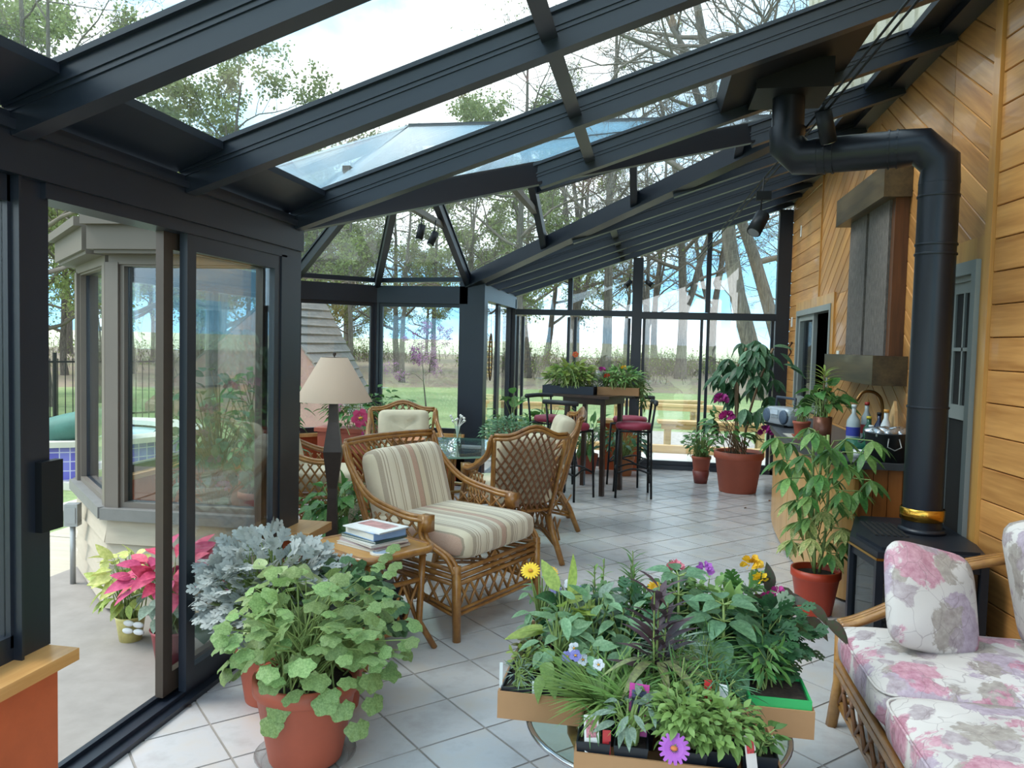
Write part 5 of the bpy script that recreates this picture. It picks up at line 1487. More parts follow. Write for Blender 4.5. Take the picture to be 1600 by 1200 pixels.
for p in ((.20, .02, .60), (.17, .05, .66), (.23, .0, .64), (.14, .04, .62), (.20, .06, .70)): leaf_obj(leaf_mesh('leaf', 'round', G_GER, 1, .55), g2, p, (.4, -.3, -.2), .06, (0, -.4, .8))
# --- big potted shrub in front of the rear glass door
bp = empty('potted_rubber_tree', (.99, 9.02, 0), 0, 'tall glossy broadleaf plant in a large terracotta tub', 'plant')
pot_round(bp, .27, .20, .45, TERRA)
tk = MB()
for k in range(3):
    a = k*2.1; tk.tube(curve([(.05*math.cos(a), .05*math.sin(a), .40), (.08*math.cos(a), .08*math.sin(a), .8), (.04+.17*math.cos(a), .12*math.sin(a), 1.3), (.12+.2*math.cos(a), .15*math.sin(a), 1.6)], 4), .014, 6)
tk.build('trunk', STEMB, bp, True)
BL = leaf_mesh('leaf', 'lance', G_DEEP, 1, .34, .25, .35)
BL2 = leaf_mesh('leaf', 'lance', G_BLUE, 1, .34, .25, .3)
rs = np.random.RandomState(9)
for k in range(40):
    t = rs.rand()**.85; a = rs.uniform(0, 6.28); z = .78+.92*t
    c = Vector((.10*t+(.12+.24*math.sin(PI*min(1, .25+t*.8)))*math.cos(a), .30*math.sin(a)*.8, z))
    for q in range(6):
        b2 = q*PI/3+rs.rand()*.6
        leaf_obj(BL if rs.rand() < .7 else BL2, bp, c, (math.cos(b2)*.8+.3*math.cos(a), math.sin(b2)*.8+.2*math.sin(a), -.45-.4*rs.rand()), rs.uniform(.15, .25), (0, -.3, 1))
for q, (dx, dz) in enumerate(((.30, 1.62), (.42, 1.43), (.48, 1.40), (.38, 1.55))): leaf_obj(BL2, bp, (dx, -.1, dz), (.8, -.2, .1-.2*q), .22, (0, -.5, 1))
bushy(bp, rs, leaf_mesh('shrub_leaf', 'lance', G_MID, 1, .36, .2, .2), 70, (-.12, -.12, .68), (.34, .20, .24), (-.02, -.05, .42), (.09, .15), .3, STEMB, None, .5, .06, .004, .4, .3)
for p in ((-.24, -.30, 1.03), (-.17, -.32, .85), (.24, -.26, .70)): pompon(bp, p, .085, MAG, rs, 46, 'flower_head')
sp_ = empty('potted_herb', (.615, 9.45, 0), 0, 'bushy green plant in a small terracotta pot standing in a darker pot', 'plant')
pot_round(sp_, .115, .085, .19, TERRA, .13, nm='inner_pot'); MB().lathe([(.075, 0), (.10, .15), (.095, .15), (.07, .02)], 28, cap1=False).build('outer_pot', mat('dark_red_pot', '#7a3a34', .5, 0, .1), sp_, True)
bushy(sp_, rs, leaf_mesh('leaf', 'ovate', G_MID, 1, .5, .2, .2), 110, (0, 0, .48), (.21, .2, .20), (0, 0, .3), (.05, .09), .2, STEM, None, .7, .04, .003, .4)

# --- umbrella plant in the red pot by the counter
um = empty('potted_umbrella_plant', (1.02, 4.95, 0), 0, 'tall umbrella plant in an orange red pot beside the stove', 'plant')
REDPOT = mat('orange_red_pot', '#b03a1e', .45, 0, .08, 5)
pot_round(um, .145, .10, .27, REDPOT)
UL = leaf_mesh('leaflet', 'lance', G_MID, 1, .32, .15, .25); UL2 = leaf_mesh('leaflet', 'lance', G_LIGHT, 1, .32, .15, .25); UL3 = leaf_mesh('leaflet', 'lance', leaf_mat('variegated_umbrella_leaf', '#c2bb7a', '#7e9450', .45, .3, .2, 14), 1, .32, .15, .25)
stm = MB(); rs = np.random.RandomState(12)
for k in range(42):
    t = (k+.5)/42; a = k*2.4; z = .36+.76*t; r = .06+.20*rs.rand()+.04*t
    c = Vector((r*math.cos(a)+.03, r*math.sin(a), z))
    stm.tube([(.02*math.cos(a), .02*math.sin(a), z-.12), c.lerp(Vector((0, 0, z)), .5)+Vector((0, 0, .0)), c], .0035, 4, False)
    for q in range(7):
        b2 = q*2*PI/7+rs.rand()*.3
        leaf_obj(UL3 if (z < .7 and rs.rand() < .55) else (UL if rs.rand() < .7 else UL2), um, c, (math.cos(b2)+.4*math.cos(a), math.sin(b2)+.4*math.sin(a), -.5-.3*rs.rand()), rs.uniform(.105, .155)*(.9+.3*t), (0, 0, 1))
for a in (0, 2.1, 4.2): stm.tube(curve([(.02*math.cos(a), .02*math.sin(a), .24), (.05*math.cos(a), .05*math.sin(a), .6), (.05*math.cos(a+.6), .05*math.sin(a+.6), 1.08)], 4), .009, 6)
stm.build('stems', STEM, um, True)

# --- bay plants
rs = np.random.RandomState(3)
hb = empty('potted_hibiscus', (-2.35, 6.95, 0), 0, 'flowering hibiscus in a terracotta trough in the bay', 'plant')
MB().box(-.62, .38, -.13, .13, .42, .66).box(-.65, .41, -.15, .15, .63, .67).build('trough', TERRA, hb)
for x in (-.5, .26): MB().box(x-.06, x+.06, -.1, .1, 0, .42).build('trough_stand', TERRA, hb)
hb.location = (-2.75, 7.75, 0)
bushy(hb, rs, leaf_mesh('leaf', 'ovate', G_MID, 1, .55, .2, .2), 210, (-.15, 0, .86), (.52, .22, .26), (-.1, 0, .62), (.06, .11), .25, STEM, None, .6, .25, .003, .25, .25)
daisy(hb, (-.10, -.27, .80), (.25, -1, .15), .095, PINK, CENT, 6, 'flower'); daisy(hb, (-.05, -.24, .62), (.2, -1, .2), .06, PINK, CENT, 6, 'flower'); daisy(hb, (-.40, -.20, .90), (.3, -1, .1), .07, flower_mat('pale_pink_petal', '#d79ab4', '#c983a1'), CENT, 6, 'flower')
for p in ((-.62, -.1, 1.05), (-.52, -.12, 1.02), (-.70, -.06, 1.02)): pompon(hb, p, .06, ORG, rs, 30)
fp_ = empty('potted_foliage_plant', (-2.10, 5.15, 0), 0, 'leafy trailing plant on the floor behind the floor lamp', 'plant')
pot_round(fp_, .15, .11, .24, TERRA)
bushy(fp_, rs, leaf_mesh('leaf', 'heart', G_MID, 1, .55, .2, .3), 90, (0, 0, .42), (.30, .26, .24), (0, 0, .22), (.10, .17), .4, STEM, None, .8, .05, .004, .35)
cal = empty('potted_caladium', (-1.85, 5.25, 0), 0, 'pink veined broad leaf plant behind the armchair', 'plant')
pot_round(cal, .12, .09, .2, TERRA)
bushy(cal, rs, leaf_mesh('leaf', 'heart', leaf_mat('pink_green_leaf', '#b9a08c', '#5f7f4c', .5, .3, .2, 12), 1, .55, .2, .3), 34, (0, 0, .42), (.24, .2, .2), (0, 0, .2), (.12, .19), .4, STEM, None, .6, .04, .004, .5)
for k, (x, y, hh, lab) in enumerate(((-2.95, 5.0, 1.0, 'tall bushy green plant in the bay seen through the sliding door'), (-3.15, 6.0, .9, 'second bushy green plant deeper in the bay'))):
    t = empty('potted_bay_plant', (x, y, 0), 0, lab, 'plant'); pot_round(t, .18, .14, .32, TERRA)
    bushy(t, rs, leaf_mesh('leaf', 'ovate', G_DEEP if k == 0 else G_MID, 1, .5, .2, .3), 170, (0, 0, .85), (.36, .34, .55), (0, 0, .3), (.08, .14), .35, STEMB, None, .8, .05, .005, .3, .4)
    if k == 0:
        for q in range(5): pompon(t, (.12*math.cos(q*1.3)+.1, -.30+.05*q, .6+.16*q), .05, flower_mat('dusky_pink_petal_%d' % q, '#b06a86'), rs, 20)
yb = empty('yellow_tulips', (-2.64, 8.12, 0), 0, 'yellow blooms in a tall pot behind the far dining chair', 'plant')
pot_round(yb, .13, .10, .60, TERRA)
for k in range(7): pompon(yb, (-.12+.045*k, -.03+.03*(k % 2), .75+.02*(k % 3)), .042, YEL, rs, 18)
bushy(yb, rs, leaf_arrays('lance', 1, .25, .2, .2), 60, (0, 0, .64), (.13, .09, .08), (0, 0, .56), (.05, .09), .2, STEM, G_MID, .3, .01)
fb = empty('potted_ficus_bush', (-1.42, 7.95, 0), 0, 'round small leaved bush right of the dining table', 'plant')
pot_round(fb, .17, .13, .30, TERRA)
bushy(fb, rs, leaf_arrays('ovate', 1, .55, .2, .15, 3), 900, (0, 0, .58), (.31, .28, .26), (0, 0, .28), (.035, .06), .1, STEMB, G_BLUE, .6, .05, .003, .4, .15)
for k, (x, y, lab, mm, kk, nn) in enumerate(((-1.25, 9.6, 'broad yellow green leafed plant left of the bar stools', G_LIME, 'lance', 34), (-.75, 9.75, 'lush green floor plant under the bar table', G_MID, 'lance', 60), (-.30, 9.72, 'low fern like plant on the floor behind the right bar stools', G_DEEP, 'lance', 60), (-1.62, 9.3, 'tall green floor plant in the far left corner', G_MID, 'ovate', 50))):
    t = empty('potted_floor_plant', (x, y, 0), 0, lab, 'plant'); pot_round(t, .14, .10, .24, TERRA if k != 2 else mat('clay_cube', '#a5673e', .7))
    bushy(t, rs, leaf_mesh('leaf', kk, mm, 1, .26 if kk == 'lance' else .5, .2, .4), nn, (0, 0, .62 if k in (0, 3) else .42), (.30, .22, .38 if k in (0, 3) else .24), (0, 0, .22), (.20, .34) if k == 0 else (.13, .22), .1, STEM, None, .6, .05, .004, .3)

# --- seedling tray and flat on the bar table
ZT = 1.061
bx0 = Vector((-.60, 8.57, 0)); bM = Matrix.Translation(bx0) @ Matrix.Rotation(math.radians(-8), 4, 'Z')
tr1 = empty('seedling_tray', bM @ Vector((-.24, -.06, ZT)), math.radians(-8), 'black plastic tray of yellow green seedlings on the bar table', 'tray')
tt = MB(); tt.box(-.27, .27, -.17, .17, 0, .012)
for a in ((-.28, -.265, -.18, .18), (.265, .28, -.18, .18), (-.265, .265, -.18, -.165), (-.265, .265, .165, .18)): tt.box(*a, 0, .085)
tt.build('tray_shell', mat('blue_black_tray', '#232b38', .4, 0, .06), tr1)
MB().box(-.262, .262, -.162, .162, .012, .075).build('soil', SOIL, tr1)
rs = np.random.RandomState(8)
bushy(tr1, rs, leaf_mesh('leaf', 'ovate', G_LIME, 1, .48, .2, .2), 190, (0, 0, .17), (.30, .20, .17), (0, 0, .07), (.06, .11), .15, STEM, None, .1, .12, .003, .3)
bushy(tr1, rs, leaf_arrays('ovate', 1, .5, .2, .2, 3), 140, (0, 0, .16), (.28, .19, .14), (0, 0, .07), (.05, .09), .15, None, G_LIGHT, .1)
daisy(tr1, (.02, .05, .42), (.2, -1, .3), .035, ORG, CENT, 6)
MB().tube([(.02, .05, .08), (.02, .05, .42)], .003, 4).build('flower_stalk', STEM, tr1)
tr2 = empty('cardboard_flat', bM @ Vector((.27, .03, ZT)), math.radians(-4), 'cardboard flat of bedding plants at the right of the bar table', 'box')
tt = MB(); tt.box(-.22, .22, -.17, .17, 0, .008)
for a in ((-.22, -.212, -.17, .17), (.212, .22, -.17, .17), (-.212, .212, -.17, -.162), (-.212, .212, .162, .17)): tt.box(*a, .008, .085)
tt.build('box_walls', CARD, tr2); MB().box(-.21, .21, -.16, .16, .008, .07).build('soil', SOIL, tr2)
bushy(tr2, rs, leaf_mesh('leaf', 'ovate', G_MID, 1, .48, .2, .2), 120, (0, 0, .15), (.24, .18, .13), (0, 0, .07), (.05, .09), .2, STEM, None, .1, .10, .003, .3)
bushy(tr2, rs, leaf_arrays('lance', 1, .3, .2, .2, 3), 170, (.02, 0, .16), (.24, .18, .14), (0, 0, .07), (.05, .09), .2, None, G_LIGHT, .1)
bushy(tr2, rs, leaf_arrays('lance', 1, .3, .2, .2, 3), 60, (.27, -.05, .02), (.06, .1, .16), (.2, 0, .07), (.05, .08), .6, STEM, G_MID, 1)
for p, mm in (((-.17, -.12, .26), MAG), ((-.12, -.16, .20), ORG), ((-.19, -.05, .27), MAG), ((.05, -.1, .29), YEL)): pompon(tr2, p, .035, mm, rs, 20)
gc = tag(MB().lathe([(.055, 0), (.058, .10), (.055, .14), (.02, .17), (.0, .172)], 20, cap1=False).build('clear_dome', glass_mat('clear_plastic_dome', (.9, .93, .93), 1.5, .05, .12), None, True, tuple(bM @ Vector((.055, -.05, ZT+.085)))), 'clear plastic plant dome between the tray and the flat', 'cloche')

# --- foreground flats on the coffee table
ZC = .421
def flat(lab, x0, x1, y0, y1, h=.085, rz=0):
    c = Vector(((x0+x1)/2, (y0+y1)/2, ZC)); t = empty('cardboard_flat', c, rz, lab, 'box', None); w, d = (x1-x0)/2, (y1-y0)/2
    MB().box(-w, w, -d, d, 0, .006).build('box_floor', CARD, t)
    for a in ((-w, -w+.006, -d, d), (w-.006, w, -d, d), (-w+.006, w-.006, -d, -d+.006), (-w+.006, w-.006, d-.006, d)): MB().box(*a, .006, h).build('box_side', CARD, t)
    return t
flat('cardboard flat of herbs at the left of the coffee table', -.435, .015, 2.345, 2.99)
flat('cardboard flat with peppers at the right of the coffee table', .045, .515, 2.42, 3.02)
flat('cardboard flat of black pots at the front of the coffee table', -.17, .37, 2.06, 2.325, .07)
gt = empty('green_seed_tray', (.415, 2.515, ZC+.007), 0, 'bright green plastic seed tray in the right cardboard flat', 'tray')
GTM = mat('bright_green_plastic', '#2fa35a', .35, 0, .05)
tt = MB(); tt.box(-.085, .085, -.08, .08, 0, .006)
for a in ((-.092, -.085, -.087, .087), (.085, .092, -.087, .087), (-.085, .085, -.087, -.08), (-.085, .085, .08, .087)): tt.box(*a, 0, .105)
tt.build('tray_shell', GTM, gt); MB().box(-.084, .084, -.079, .079, .006, .095).build('soil', SOIL, gt)
bushy(gt, np.random.RandomState(4), leaf_arrays('lance', 1, .22, .1, .3, 3), 90, (-.04, .02, .16), (.07, .06, .09), (-.04, 0, .09), (.04, .065), .2, STEM, G_MID, .2, .02, .002, .3, .25)
npot = [0]
def nursery(lab, x, y, build, w=.046, h=.088, pm=None, rz=0.0):
    t = empty('potted_seedling', (x, y, ZC+.0075), rz, lab, 'plant', None)
    wb_ = w*.8; vs = [(sx*wb_, sy*wb_, 0) for sx, sy in ((-1, -1), (1, -1), (1, 1), (-1, 1))]+[(sx*w, sy*w, h) for sx, sy in ((-1, -1), (1, -1), (1, 1), (-1, 1))]+[(sx*(w-.004), sy*(w-.004), h) for sx, sy in ((-1, -1), (1, -1), (1, 1), (-1, 1))]+[(sx*(w-.006), sy*(w-.006), h-.012) for sx, sy in ((-1, -1), (1, -1), (1, 1), (-1, 1))]
    fs = [(3, 2, 1, 0)]
    for b in (0, 4, 8): fs += [(b+i, b+(i+1) % 4, b+4+(i+1) % 4, b+4+i) for i in range(4)]
    MB().add(vs, fs).build('nursery_pot', pm or BLACKPOT, t)
    MB().box(-w+.006, w-.006, -w+.006, w-.006, h-.03, h-.013).build('soil', SOIL, t)
    build(t, np.random.RandomState(100+npot[0]), h-.01); npot[0] += 1
    return t
def broad(me, n, ht, rx, s, droop=.35, st=STEM):
    def f(t, rs, z0): bushy(t, rs, me, n, (0, 0, z0+ht*.62), (rx, rx, ht*.5), (0, 0, z0), s, droop, st, None, .6, .01, .0035, .35)
    return f
def fine(arr, n, ht, rx, s, m, droop=.1, st=STEM, fr=.3):
    def f(t, rs, z0): bushy(t, rs, arr, n, (0, 0, z0+ht*.55), (rx, rx, ht*.5), (0, 0, z0), s, droop, st, m, .7, .012, .0025, .2, fr)
    return f
def rosette(me, ht, s, whorls=4):
    def f(t, rs, z0):
        st_ = MB(); st_.tube([(0, 0, z0), (.005, 0, z0+ht*.5), (0, 0, z0+ht)], [.006, .005, .004], 6)
        for w in range(whorls):
            z = z0+ht*(.35+.65*w/(whorls-1)); k = 6 if w < whorls-1 else 5
            for q in range(k):
                a = q*2*PI/k+w*.55+rs.uniform(-.15, .15); el = -.75+.33*w+rs.uniform(-.1, .1); pr = .05-.008*w
                p = Vector((math.cos(a)*pr, math.sin(a)*pr, z+.01)); st_.tube([(0, 0, z), p], .0025, 4, False)
                leaf_obj(me, t, p, (math.cos(a), math.sin(a), el), s*(1.05-.13*w)*rs.uniform(.88, 1.1), (0, -.25, 1))
        st_.build('stems', STEM, t, True)
    return f
def spike(m, nst, ht, L, W=.14, per=16, merge=True, dirup=.5):
    """upright leafy stalks"""
    arr = leaf_arrays('lance', 1, W, .25, .35, 4)
    def f(t, rs, z0):
        st_ = MB(); fo = Foliage()
        for k in range(nst):
            a = rs.uniform(0, 6.28); r = .025*rs.rand(); top = Vector((r*2.4*math.cos(a), r*2.4*math.sin(a), z0+ht*rs.uniform(.8, 1.05))); b = Vector((r*math.cos(a), r*math.sin(a), z0))
            st_.tube([b, b.lerp(top, .5), top], [.004, .0035, .002], 4, False)
            for q in range(per):
                tt_ = .15+.85*q/per; p = b.lerp(top, tt_); aa = q*2.4+rs.rand()
                fo.add(arr, p, (math.cos(aa), math.sin(aa), dirup+.6*tt_), L*rs.uniform(.7, 1.1)*(1.05-.35*tt_), (0, 0, 1))
        st_.build('stems', STEM, t, True); fo.build('foliage', m, t)
    return f
def grassy(m, n, L, W=.05, droop=.7, up=.9):
    arr = leaf_arrays('linear', 1, W, .2, droop, 6)
    def f(t, rs, z0):
        fo = Foliage()
        for k in range(n):
            a = rs.uniform(0, 6.28); fo.add(arr, (.015*math.cos(a), .015*math.sin(a), z0), (math.cos(a)*rs.uniform(.2, .9), math.sin(a)*rs.uniform(.2, .9), up), L*rs.uniform(.6, 1.1), (math.cos(a+1.57)*.2, 0, 1))
        fo.build('foliage', m, t)
    return f
PEP = leaf_mesh('leaf', 'ovate', G_BLUE, 1, .55, .2, .3); PEPD = leaf_mesh('leaf', 'ovate', G_DEEP, 1, .55, .2, .3); SAGE = leaf_mesh('leaf', 'ovate', leaf_mat('soft_sage_green', '#86a780', '#6b8f68', .5, .3, .2), 1, .42, .25, .25); BAS = leaf_mesh('leaf', 'ovate', G_LIGHT, 1, .55, .3, .5)
CHARD = leaf_mesh('leaf', 'ovate', G_LIME, 1, .38, .2, .1)
# left flat, front to back
nursery('tiny grey green rosemary seedling, front left corner pot', -.38, 2.40, fine(leaf_arrays('linear', 1, .14, .1, .2, 3), 60, .08, .045, (.02, .04), G_GREY))
nursery('drooping basil with big light green leaves next to the rosemary seedling', -.275, 2.405, broad(BAS, 16, .10, .045, (.05, .085), .6))
nursery('small yellow green seedling in the second row of the left flat', -.38, 2.51, fine(leaf_arrays('obov', 1, .5, .2, .2, 3), 50, .08, .04, (.02, .035), G_LIME))
nursery('reddish sprouting seedling in the left edge row', -.375, 2.615, fine(leaf_arrays('ovate', 1, .5, .2, .2, 3), 50, .07, .045, (.02, .04), leaf_mat('reddish_green_leaf', '#8a8a50', '#6a6a3a')))
nursery('low pot with a few green leaves at the left edge of the flat', -.375, 2.72, broad(SAGE, 12, .10, .05, (.04, .06)))
c1 = nursery('yellow calendula with two open blooms at the back left', -.375, 2.86, broad(SAGE, 22, .20, .06, (.05, .085)))
for p in ((-.035, -.05, .325), (.035, -.03, .315)): daisy(c1, p, (0, -.6, .7), .036 if p[0] < 0 else .03, YEL, CENT, 18); MB().tube([(0, 0, .08), (p[0], p[1], p[2]-.005)], .003, 4).build('flower_stalk', STEM, c1)
nursery('chard with tall yellow green leaves in the left flat', -.27, 2.61, broad(CHARD, 14, .27, .05, (.10, .16), -.5))
nursery('sage plant with soft broad leaves in the left flat', -.265, 2.505, broad(SAGE, 30, .20, .085, (.06, .10), .25))
nursery('second sage with soft broad leaves, centre of the left flat', -.165, 2.56, broad(SAGE, 34, .24, .09, (.06, .10), .25))
nursery('third sage plant beside the purple stalks', -.06, 2.56, broad(SAGE, 30, .20, .09, (.06, .10), .3))
nursery('viola with small lavender flowers among the sage', -.17, 2.41, lambda t, rs, z0: (broad(SAGE, 22, .14, .08, (.05, .08), .3)(t, rs, z0), [daisy(t, (rs.uniform(-.06, .06), -.06+rs.uniform(-.03, .03), z0+.10+rs.rand()*.05), (0, -.8, .5), .018, LAV if k % 2 else WHT, CENT, 5) for k in range(5)]))
nursery('pansy with white and purple blooms at the back of the left flat', -.27, 2.87, lambda t, rs, z0: (fine(leaf_arrays('ovate', 1, .5, .2, .2, 3), 120, .18, .07, (.03, .06), G_MID)(t, rs, z0), [daisy(t, (-.05+.05*k, -.03, z0+.18+.02*(k % 2)), (0, -.8, .5), .02, WHT if k % 2 else LAV, CENT, 5) for k in range(3)]))
nursery('leafy green seedling in the middle of the left flat', -.27, 2.735, broad(PEPD, 26, .20, .08, (.06, .10)))
nursery('grey leaved seedling in the third row of the left flat', -.165, 2.68, broad(leaf_mesh('leaf', 'ovate', G_GREY, 1, .5, .2, .2), 28, .20, .08, (.06, .095)))
nursery('tomato seedling at the back centre', -.06, 2.70, fine(leaf_arrays('lobed', 1, .8, .2, .3), 70, .24, .10, (.06, .09), G_DEEP, .3))
nursery('leafy stalk rising above the back of the left flat', -.165, 2.92, spike(G_LIGHT, 2, .30, .07, .22, 18))
nursery('lily with spiky upright leaves at the back', -.03, 2.90, spike(G_MID, 3, .31, .10, .12, 24))
c2 = nursery('yellow marigold beside the lily at the back', .0, 2.795, fine(leaf_arrays('lobed', 1, .8, .2, .2), 60, .16, .08, (.05, .07), G_MID))
for p in ((.05, -.02, .27), (.07, .0, .23), (.04, .03, .29)): daisy(c2, p, (.3, -.6, .7), .03, YEL, CENT, 12)
nursery('green salvia in the middle of the back row', -.16, 2.80, broad(PEPD, 30, .20, .085, (.05, .09), .3))
nursery('bushy marigold seedling next to the green salvia', -.06, 2.805, fine(leaf_arrays('lobed', 1, .8, .2, .3), 80, .20, .09, (.05, .08), G_MID, .2))
# purple stalk plant in the centre
def purple(t, rs, z0):
    spike(PURP, 3, .36, .15, .24, 15, True, .8)(t, rs, z0)
    ll = leaf_mesh('long_leaf', 'lance', leaf_mat('olive_striped_leaf', '#8f9a62', '#6f6f55', .4, .3, .2, 14), 1, .15, .25, .55)
    for a in (-.6, -1.4, -2.0, -2.6, .1, -1.0): leaf_obj(ll, t, (.02*math.cos(a), .02*math.sin(a), z0+.13), (math.cos(a), math.sin(a), .35), rs.uniform(.16, .21), (0, 0, 1))
nursery('purple leaved plume plant with long drooping leaves in the centre', .045, 2.385-.0, purple)
# right flat
nursery('pepper plant with large leaves at the back left of the right flat', .115, 2.70, rosette(PEP, .30, .125))
nursery('pepper plant with the largest leaves in front right',    .255, 2.585, rosette(PEP, .25, .145))
nursery('fine leaved grey green dianthus behind the purple plume', .10, 2.50, fine(leaf_arrays('linear', 1, .08, .1, .3, 4), 160, .18, .09, (.05, .09), G_GREY, .1))
nursery('feathery green seedling in front of the big pepper', .20, 2.48, fine(leaf_arrays('linear', 1, .06, .1, .3, 4), 220, .17, .10, (.05, .08), G_MID, .1))
nursery('tomato plant with dark cut leaves on the right', .40, 2.68, fine(leaf_arrays('lobed', 1, .9, .2, .3), 120, .24, .11, (.045, .075), G_DEEP, .3))
nursery('second tomato plant at the right corner with a drooping sprig', .46, 2.80, fine(leaf_arrays('lobed', 1, .9, .2, .3), 110, .20, .11, (.045, .07), G_DEEP, .35))
dks = nursery('dark leaved plant with magenta flowers at the right edge', .455, 2.92, lambda t, rs, z0: (broad(leaf_mesh('leaf', 'ovate', DKRED, 1, .5, .2, .3), 30, .22, .10, (.07, .11), .4)(t, rs, z0), [pompon(t, (-.02+.03*k, -.06, z0+.20+.02*k), .028, MAG, rs, 16) for k in range(2)]))
for p in ((.12, -.04, .26), (.17, -.08, .22), (.10, -.12, .24), (.19, -.02, .20)):
    leaf_obj(leaf_mesh('leaf', 'ovate', DKRED, 1, .5, .2, .3), dks, p, (.8, -.5, -.5), .10, (0, -.4, 1))
nursery('pink verbena at the back of the right flat', .13, 2.92, lambda t, rs, z0: (fine(leaf_arrays('ovate', 1, .5, .2, .2, 3), 110, .25, .085, (.04, .07), G_MID)(t, rs, z0), [pompon(t, (-.02, -.02, z0+.27), .035, LPINK, rs, 26), pompon(t, (.03, -.07, z0+.16), .03, flower_mat('coral_petal', '#d8736f', '#c4564f'), rs, 22)]))
nursery('violet pink verbena at the back of the right flat', .225, 2.92, lambda t, rs, z0: (fine(leaf_arrays('ovate', 1, .5, .2, .2, 3), 110, .24, .085, (.04, .07), G_LIGHT)(t, rs, z0), [pompon(t, (-.01, -.02, z0+.27), .036, VIO, rs, 28)]))
c3 = nursery('yellow chrysanthemum at the back right', .36, 2.93, lambda t, rs, z0: (fine(leaf_arrays('lobed', 1, .8, .2, .3), 110, .22, .10, (.05, .08), G_MID)(t, rs, z0), [pompon(t, (.02, -.02, z0+.30), .04, YEL, rs, 36), pompon(t, (.05, -.04, z0+.25), .034, YEL, rs, 30)]))
MB().tube([(0, 0, .08), (.02, -.02, .36)], .004, 4).build('flower_stalk', STEM, c3)
nursery('leafy yellow green seedling in the middle of the right flat', .27, 2.80, fine(leaf_arrays('ovate', 1, .5, .2, .2, 3), 120, .22, .09, (.04, .08), G_LIGHT))
nursery('deep green bushy seedling beside the back pepper', .14, 2.80, broad(PEPD, 24, .22, .09, (.08, .11)))
# front flat
nursery('airy cosmos with thread like light green leaves at the front left', -.10, 2.27, grassy(G_LIGHT, 190, .25, .04, .6, .9), pm=None)
nursery('second airy cosmos beside the magenta label', .0, 2.27, grassy(G_LIGHT, 150, .23, .04, .6, .9))
nursery('black pot with sparse sprouts and a picture label', -.12, 2.115, fine(leaf_arrays('linear', 1, .08, .1, .3, 4), 30, .07, .04, (.03, .05), G_MID))
nursery('grey green trailing plant in a front row pot', -.02, 2.115, broad(leaf_mesh('leaf', 'lance', G_GREY, 1, .3, .2, .3), 34, .12, .06, (.05, .08), .3))
mint = nursery('mint with a single violet daisy at the front', .125, 2.13, fine(leaf_arrays('ovate', 1, .5, .25, .2, 3), 360, .14, .10, (.022, .042), G_LIGHT, .1, STEM, .2), w=.055)
daisy(mint, (-.035, -.115, .125), (-.1, -.75, .65), .040, VIO, mat('orange_centre', '#b5683a', .8), 16); MB().tube([(0, -.02, .08), (-.05, -.09, .08), (-.035, -.112, .12)], .0035, 5).build('flower_stalk', STEM, mint)
nursery('mint clump right of the violet daisy', .215, 2.14, fine(leaf_arrays('ovate', 1, .5, .25, .2, 3), 280, .13, .105, (.022, .04), G_LIGHT, .1, STEM, .2))
nursery('low green plant at the right end of the front flat', .315, 2.14, fine(leaf_arrays('ovate', 1, .5, .25, .2, 3), 70, .08, .05, (.02, .04), G_MID))
nursery('olive seedling behind the mint', .21, 2.26, fine(leaf_arrays('linear', 1, .07, .1, .3, 4), 160, .17, .09, (.05, .08), G_DEEP))
nursery('olive seedling behind the violet daisy', .11, 2.262, fine(leaf_arrays('linear', 1, .07, .1, .3, 4), 160, .18, .09, (.05, .08), G_MID))
# plant labels
def label_tag(lab, p, w, h, col, rx=-.25, rz=0.0, pic=None, frame=None):
    o = MB().box(-w/2, w/2, -.0008, .0008, -.05, h).build('plant_label', mat('label_'+str(abs(hash(lab)) % 9999), col, .4, 0, .04), None, False, p)
    o.rotation_euler = (rx, 0, rz); tag(o, lab, 'label', 'plant labels in the flats')
    if pic: MB().box(-w*.36, w*.36, -.0016, -.0009, h*.12, h*.80).build('label_picture', mat('label_print_'+str(len(lab)), pic, .4, 0, .6, 160), o)
    return o
label_tag('white plant label with a pink photo at the front left pot', (-.125, 2.085, .515), .040, .065, '#d8d6d2', -.35, .25, '#b5707c')
label_tag('small red plant label beside the picture label', (-.085, 2.085, .500), .022, .045, '#b8242c', -.2, .1)
label_tag('magenta and violet printed label standing in the middle', (-.005, 2.16, .56), .055, .085, '#b02a86', -.3, -.1, '#3b3d63')
label_tag('tall red label left of the white one', (.185, 2.22, .60), .020, .055, '#c02a30', -.1, -.1)
label_tag('curled white label at the right of the mint', (.225, 2.215, .56), .026, .085, '#d3d6d6', -.15, -.3)
label_tag('white stake at the left corner pot', (-.43, 2.37, .50), .010, .085, '#cfd2d2', -.05, .2)
label_tag('second white stake in front of the basil', (-.325, 2.36, .49), .010, .05, '#cfd2d2', -.1, .1)
label_tag('white label with a red end low at the front right', (.29, 2.088, .52), .03, .05, '#d2c9c6', -.3, .4, '#b82a30')

